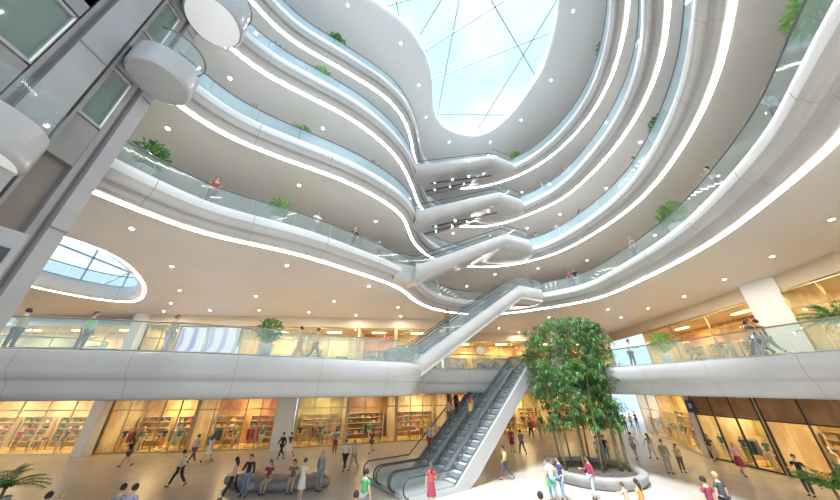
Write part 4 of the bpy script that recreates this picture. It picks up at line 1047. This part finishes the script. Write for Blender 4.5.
def palm(x, y, z, label, hgt=2.2, n=26, L=1.3, seed=3, pot=True):
    rr = random.Random(seed); t = thing('potted_palm', label, 'plant', (x, y, z)); tr = hgt*.45
    mb = MB(); mb.tube([(0, 0, .3), (.03, 0, tr*.6), (0, .02, tr)], [.07, .06, .05], 8); mb.build('trunk', [BARK], t)
    for i in range(n):
        a = i*2.4; el = rr.uniform(.2, 1.3); pts = []
        for q in range(9):
            s = q/8; pts.append(Vector((math.cos(a)*L*s*math.cos(el)*(1), math.sin(a)*L*s*math.cos(el), tr+L*(s*math.sin(el)-.42*s*s))))
        mb = MB(); mb.tube(pts, [.012]*8+[.004], 4)
        for q in range(1, 9):
            for sg in (-1, 1):
                for hh in (0, .5):
                    p = pts[q-1].lerp(pts[q], hh); d = (pts[q]-pts[q-1]).normalized(); s = d.cross(Vector((0, 0, 1))).normalized()*sg
                    leaf(mb, p, d*.7+s, .34*(1.1-abs(q/8-.45)), .04, rr, .35)
        mb.build('frond', [LEAFG[0]], t)
    mb = MB(); mb.lathe([(.24, 0), (.3, .02), (.36, .5), (.38, .55), (.34, .55), (.32, .46), (.01, .46)], (0, 0, 0), 20); mb.build('pot', [POTM], t)
palm(17.5, 11.6, 6.2, 'big dark potted palm on the first balcony at the right edge', 2.7, 44, 1.5, 5)
p = gz(8, 482, 1.1); palm(p[0], p[1], 0, 'potted palm at the bottom left corner of the floor', 2.0, 24, 1.5, 6)
p = gz(828, 478, 1.4); palm(p[0], p[1], 0, 'potted palm at the bottom right corner of the floor', 2.3, 26, 1.5, 8)
# bamboo grove in its round planter
PC0 = Vector((10.75, 21.5)); PR = 2.8
t = thing('round_planter', 'low round white planter ring filled with dark soil under the bamboo', 'planter', (PC0.x, PC0.y, 0))
mb = MB(); mb.lathe([(PR-.25, 0), (PR-.12, .06), (PR, .3), (PR+.05, .5), (PR, .56), (PR-.3, .58), (PR-.42, .5), (PR-.45, .3)], (0, 0, 0), 64); mb.f = mb.f[:-2]; mb.m = mb.m[:-2]; mb.sm = mb.sm[:-2]
mb.build('rim', [noisy('planter_stone', (.30, .29, .28), (.38, .37, .35), 2, .4)], t)
mb = MB(); mb.lathe([(PR-.42, .1), (PR-.42, .38), (2, .44), (.01, .46)], (0, 0, 0), 40); mb.build('soil', [noisy('soil', (.06, .045, .03), (.13, .10, .07), 8, .9)], t)
def bamboo(bx, by, top, lean, n, seed, label, r=.06, low=.24, spread=1.25):
    rr = random.Random(seed); t = thing('bamboo', label, 'bamboo', (bx, by, .4), 0, None)
    tip = Vector((lean[0], lean[1], top)); pts = []
    for q in range(13):
        s = q/12; pts.append(Vector((tip.x*s**1.3, tip.y*s**1.3, top*s)))
    mb = MB(); rs = [r*(1-.75*q/12) for q in range(13)]
    mb.tube(pts, rs, 7)
    for q in range(1, 30):
        s = q/30; i = int(s*12); p = pts[i].lerp(pts[min(12, i+1)], s*12-i); mb.lathe([(r*(1-.75*s)*1.02, -.012), (r*(1-.75*s)*1.2, 0), (r*(1-.75*s)*1.02, .012)], p, 7)
    mb.build('culm', [CULM], t)
    br = MB(); lf = MB()
    for q in range(n):
        s = low+(1-low)*rr.random()**.85; i = min(11, int(s*12)); p = pts[i].lerp(pts[i+1], s*12-i)
        a = rr.uniform(0, 2*PI); Lb = spread*rr.uniform(.4, 1.0)*(1.15-abs(s-.68)*1.1)
        d = Vector((math.cos(a), math.sin(a), rr.uniform(.1, .9))).normalized(); bp = [p]
        for w in range(4): bp.append(bp[-1]+d*Lb/4); d = (d+Vector((0, 0, -.28))).normalized()
        br.tube(bp, [.010, .008, .006, .005, .003], 3)
        for w in range(22):
            u = rr.random()*.8+.2; j = min(3, int(u*4)); b0 = bp[j].lerp(bp[j+1], u*4-j)
            dd = (d*.5+Vector((rr.uniform(-1, 1), rr.uniform(-1, 1), rr.uniform(-.9, .3)))).normalized()
            leaf(lf, b0, dd, rr.uniform(.20, .38), rr.uniform(.035, .06), rr, .35)
    br.build('branches', [CULM], t); lf.build('leaves', [LEAFG[2]], t)
BB = [(-1.75, -.3, 8.4, (-1.3, -.2), 'leaning outermost at the left of the grove'), (-1.0, .5, 9.0, (-.8, .4), 'second from the left of the grove, set back'), (-.9, -.9, 8.8, (-.7, -.5), 'at the front left of the grove'), (-.3, .1, 9.4, (-.2, .3), 'thick, in the middle of the grove'), (.1, -1.0, 8.8, (0, -.6), 'at the front middle of the grove'), (.35, .8, 9.7, (.3, .5), 'tallest, at the back of the grove'),
      (.7, -.3, 9.3, (.4, -.2), 'thin, just right of the middle of the grove'), (1.1, .5, 9.1, (.3, .3), 'set back at the right of the grove'), (1.45, -.6, 8.9, (-.5, 0), 'thick tan, leaning left at the right of the grove'), (1.65, -.3, 8.8, (-.2, .2), 'thick tan, behind another at the right of the grove'), (1.85, -.7, 8.7, (-.1, .1), 'thick tan, outermost at the right of the grove'), (-1.4, 1.2, 8.0, (-.9, .8), 'at the back left of the grove')]
for i, (dx, dy, tp, ln, w) in enumerate(BB):
    bamboo(PC0.x+dx, PC0.y+dy, tp, (ln[0]+.45, ln[1]), 92, 40+i, 'green bamboo stem with drooping leaves, %s' % w, .10 if 'thick' in w else .065)
# curved bench
t = thing('curved_bench', 'long crescent-shaped dark grey bench on the stone floor', 'bench')
bc = Vector((-7.9, 23.2)); ang = [R_(228+i*4.2) for i in range(20)]
def arcsolid(r0, r1, z0, z1, name, m, par, bev=.06):
    mb = MB(); prof = [(r0+bev, z0), (r0, z0+bev), (r0, z1-bev), (r0+bev, z1), (r1-bev, z1), (r1, z1-bev), (r1, z0+bev), (r1-bev, z0)]; n = len(prof)
    vs = [(bc.x+r*math.cos(a), bc.y+r*math.sin(a), z) for a in ang for r, z in prof]
    mb.add(vs, [(i*n+k, (i+1)*n+k, (i+1)*n+(k+1) % n, i*n+(k+1) % n) for i in range(len(ang)-1) for k in range(n)], 0, True)
    mb.add(vs[:n], [tuple(range(n))[::-1]]); mb.add(vs[-n:], [tuple(range(n))]); mb.build(name, [m], par)
arcsolid(3.0, 4.7, .12, .46, 'seat', noisy('bench_fabric', (.24, .215, .21), (.30, .27, .265), 6, .6), t)
arcsolid(3.4, 4.5, 0, .12, 'plinth', GREYD, t, .02)
for a, lab, c, c2, hr in ((267, 'person in red top seated on the middle of the curved bench', 'wine', 'tan', 'brown'), (283, 'person in brown top seated on the right half of the curved bench', 'brown', 'tan', 'black')):
    F = make_fig('sit'); zz = F['P']['pel'].z; a = R_(a)
    person(bc.x+4.48*math.cos(a), bc.y+4.48*math.sin(a), max(0, .46+.10-zz*.966), a, lab, pose='sit', top=c, bottom=c2, hair=hr, long=True)

# ------------------------------------------------------------ shops on the ground floor
shop((-41.5, 27.6), (-28.0, 27.9), 0, 4.4, 'the far left ground shop', 'cream', 'pale', 6, power=170, style='goods', mann=3)
shop((-27.0, 28.0), (-20.2, 28.8), 0, 4.4, 'the gold ground shop', 'gold', 'gold', 5, power=150, mann=3)
shop((-20.0, 28.85), (-13.6, 30.1), 0, 4.4, 'the orange ground shop', 'amber', 'gold', 5, power=140, mann=2)
shop((-11.7, 30.5), (-7.4, 32.0), 0, 4.4, 'the olive ground shop', 'olive', 'gold', 3, power=130, mann=2)
shop((-7.2, 32.1), (-2.6, 33.8), 0, 4.4, 'the brown ground shop', 'brown', 'gold', 3, power=140, mann=1)
shop((-2.4, 33.9), (3.0, 35.6), 0, 4.4, 'the cream ground shop', 'cream', 'gold', 4, power=150, style='goods', mann=1)
shop((3.6, 36), (10, 38.6), 0, 4.4, 'the under-escalator shop', 'amber', 'gold', 4, power=150, mann=2)
shop((10.4, 40), (17.5, 41.5), 0, 4.4, 'the green-lit shop', 'olive', 'pale', 5, power=190, mann=3)
shop((18.0, 42.0), (27.0, 45.0), 0, 4.4, 'the shop behind bamboo', 'cream', 'gold', 5, power=160, mann=2)
shop((28.8, 41.5), (22.95, 27.2), 0, 4.4, 'the long right ground shop', 'gold', 'pale', 4, power=150, mann=8, transom=.6)
shop((22.9, 26.6), (23.1, 21.9), 0, 4.4, 'the black-framed shop', 'olive', 'dark', 3, power=170, mann=2, transom=.68, fascia=True)
shop((23.15, 21.7), (24.0, 13.0), 0, 4.4, 'the right edge ground shop', 'gold', 'dark', 4, power=200, mann=2, style='goods', transom=.68, fascia=True)
# shops on the first balcony
shop((-42, 27.1), (-27.4, 27.1), 6.2, 10.3, 'the far left upstairs shop', 'cream', 'pale', 6, power=220, style='goods', mann=2, side=False)
shop((-26.0, 27.1), (-23.3, 27.3), 6.2, 10.3, 'the olive upstairs shop', 'olive', 'gold', 2, power=150, mann=2)
shop((-17.2, 27.75), (-6.2, 28.5), 6.2, 10.3, 'the cream upstairs shop', 'cream', 'gold', 4, power=170, mann=2)
shop((-6.0, 28.55), (-2.6, 28.75), 6.2, 10.3, 'the red upstairs shop', 'red', 'gold', 2, power=130, mann=1)
shop((-2.3, 28.8), (2.0, 29.1), 6.2, 10.3, 'the gold upstairs shop', 'gold', 'gold', 4, power=170, mann=2)
shop((3.4, 37.6), (13.6, 37.6), 6.2, 10.3, 'the rear gold upstairs shop', 'gold', 'gold', 6, power=200, mann=3)
shop((14, 37.6), (24.6, 37.6), 6.2, 10.3, 'the rear amber upstairs shop', 'amber', 'gold', 6, power=200, mann=3)
shop((24.6, 31.4), (22.75, 18.4), 6.2, 10.3, 'the long amber upstairs shop', 'amber', 'gold', 3, power=170, mann=4, style='goods')
shop((22.3, 16.4), (20.9, 7.0), 6.2, 10.3, 'the right edge upstairs shop', 'gold', 'gold', 5, power=150, mann=3)
# backlit screens between the shops of the first balcony
def screen(x0, x1, label, col, seed):
    t = thing('backlit_screen', label, 'screen', ((x0+x1)/2, 27.6+(x0+17)*.04, 8.2), .05)
    w = x1-x0; b = MB(); b.box((0, .1, 0), (w+.2, .2, 4.0)); b.build('frame', [FRAMEM['pale']], t)
    m = mat('screen_%d' % seed, (.1, .1, .1), .3, emit=col, es=.6); nt = m.node_tree; bs = nt.nodes['Principled BSDF']
    tc = nt.nodes.new('ShaderNodeTexCoord'); n = nt.nodes.new('ShaderNodeTexWave'); n.inputs['Scale'].default_value = .25; n.inputs['Distortion'].default_value = 6
    r = nt.nodes.new('ShaderNodeValToRGB'); r.color_ramp.elements[0].color = (*col, 1); r.color_ramp.elements[1].color = (1, .98, 1, 1); r.color_ramp.elements[0].position = .1; r.color_ramp.elements[1].position = .5
    nt.links.new(tc.outputs['Object'], n.inputs['Vector']); nt.links.new(n.outputs['Fac'], r.inputs[0]); nt.links.new(r.outputs[0], bs.inputs['Emission Color'])
    b = MB(); b.box((0, -.02, 0), (w, .05, 3.8)); b.build('screen_face', [m], t)
screen(-22.9, -20.4, 'bright lilac and white backlit screen, left of two on the first balcony', (.42, .30, .85), 1)
screen(-20.1, -17.6, 'bright white and violet backlit screen, right of two on the first balcony', (.55, .45, .92), 2)
# columns and bulkheads
def column(x, y, w, d, z0, z1, label, rz=0, m=None):
    t = MB(); t.box((0, 0, (z1-z0)/2), (w, d, z1-z0)); o = t.build('column', [m or WALLU], None, (x, y, z0), rz); tag(o, label, 'column'); return o
column(-12.6, 30.0, 1.5, .9, 0, 4.55, 'broad pale column between ground floor shops, behind the bench', .2)
column(-27.5, 27.4, .9, .8, 0, 4.55, 'bluish-white column between the leftmost ground floor shops')
column(23.0, 26.9, .5, .5, 0, 4.55, 'narrow pale column before the black-framed shop', 0)
column(22.6, 17.4, .8, 1.9, 6.2, 11.3, 'wide pale column between the two right first balcony shops', .1)
column(-26.7, 26.7, .9, .7, 6.2, 11.3, 'white column between the leftmost first balcony shops')
column(17, 36.3, 1.6, 1.6, 6.2, 11.3, 'thick white column at the back of the first balcony behind the bamboo')
column(24.2, 33.5, 1.0, 2.5, 0, 4.55, 'white end wall pier of the long glazed shop', .35) if False else None
wall([(-45, 27.4), (-27, 27.8), (-13, 29.9), (-11.5, 30.4), (-2.5, 33.7), (3.2, 35.8), (10.2, 38.8), (17.6, 41.4), (27.2, 45.1)], 4.4, 4.56, 'wall_back', WALLM)
wall([(28.8, 41.5), (22.95, 27.0), (23.1, 21.8), (24.0, 13)], 4.38, 4.56, 'wall_right', WALLM)
t = thing('round_sign', 'round pale disc sign on the gold shop front at the back of the first balcony', 'sign', (7.7, 37.35, 9.2))
b = MB(); b.tube([(0, 0, 0), (0, .08, 0)], .55, 28, smooth=False); b.build('disc', [mat('pale_disc', (.85, .84, .76), .4)], t)
b = MB(); b.tube([(.56*math.cos(i*PI/16), -.01, .56*math.sin(i*PI/16)) for i in range(32)], .05, 6, closed=True); b.build('rim', [FRAMEM['gold']], t)
t = thing('hanging_banner', 'small dark blue banner hanging by the black-framed shop on the right', 'banner', (22.55, 26.4, 3.1), PI/2)
b = MB(); b.box((0, 0, .45), (.8, .04, .9)); b.build('cloth', [fab('navy')], t)
b = MB(); b.tube([(-.45, 0, .93), (.45, 0, .93)], .025, 6); b.build('rod', [STEEL], t)
b = MB(); b.box((0, -.03, .5), (.3, .01, .35)); b.box((0, .03, .5), (.3, .01, .35)); b.build('pale_motif', [fab('pale_blue')], t)
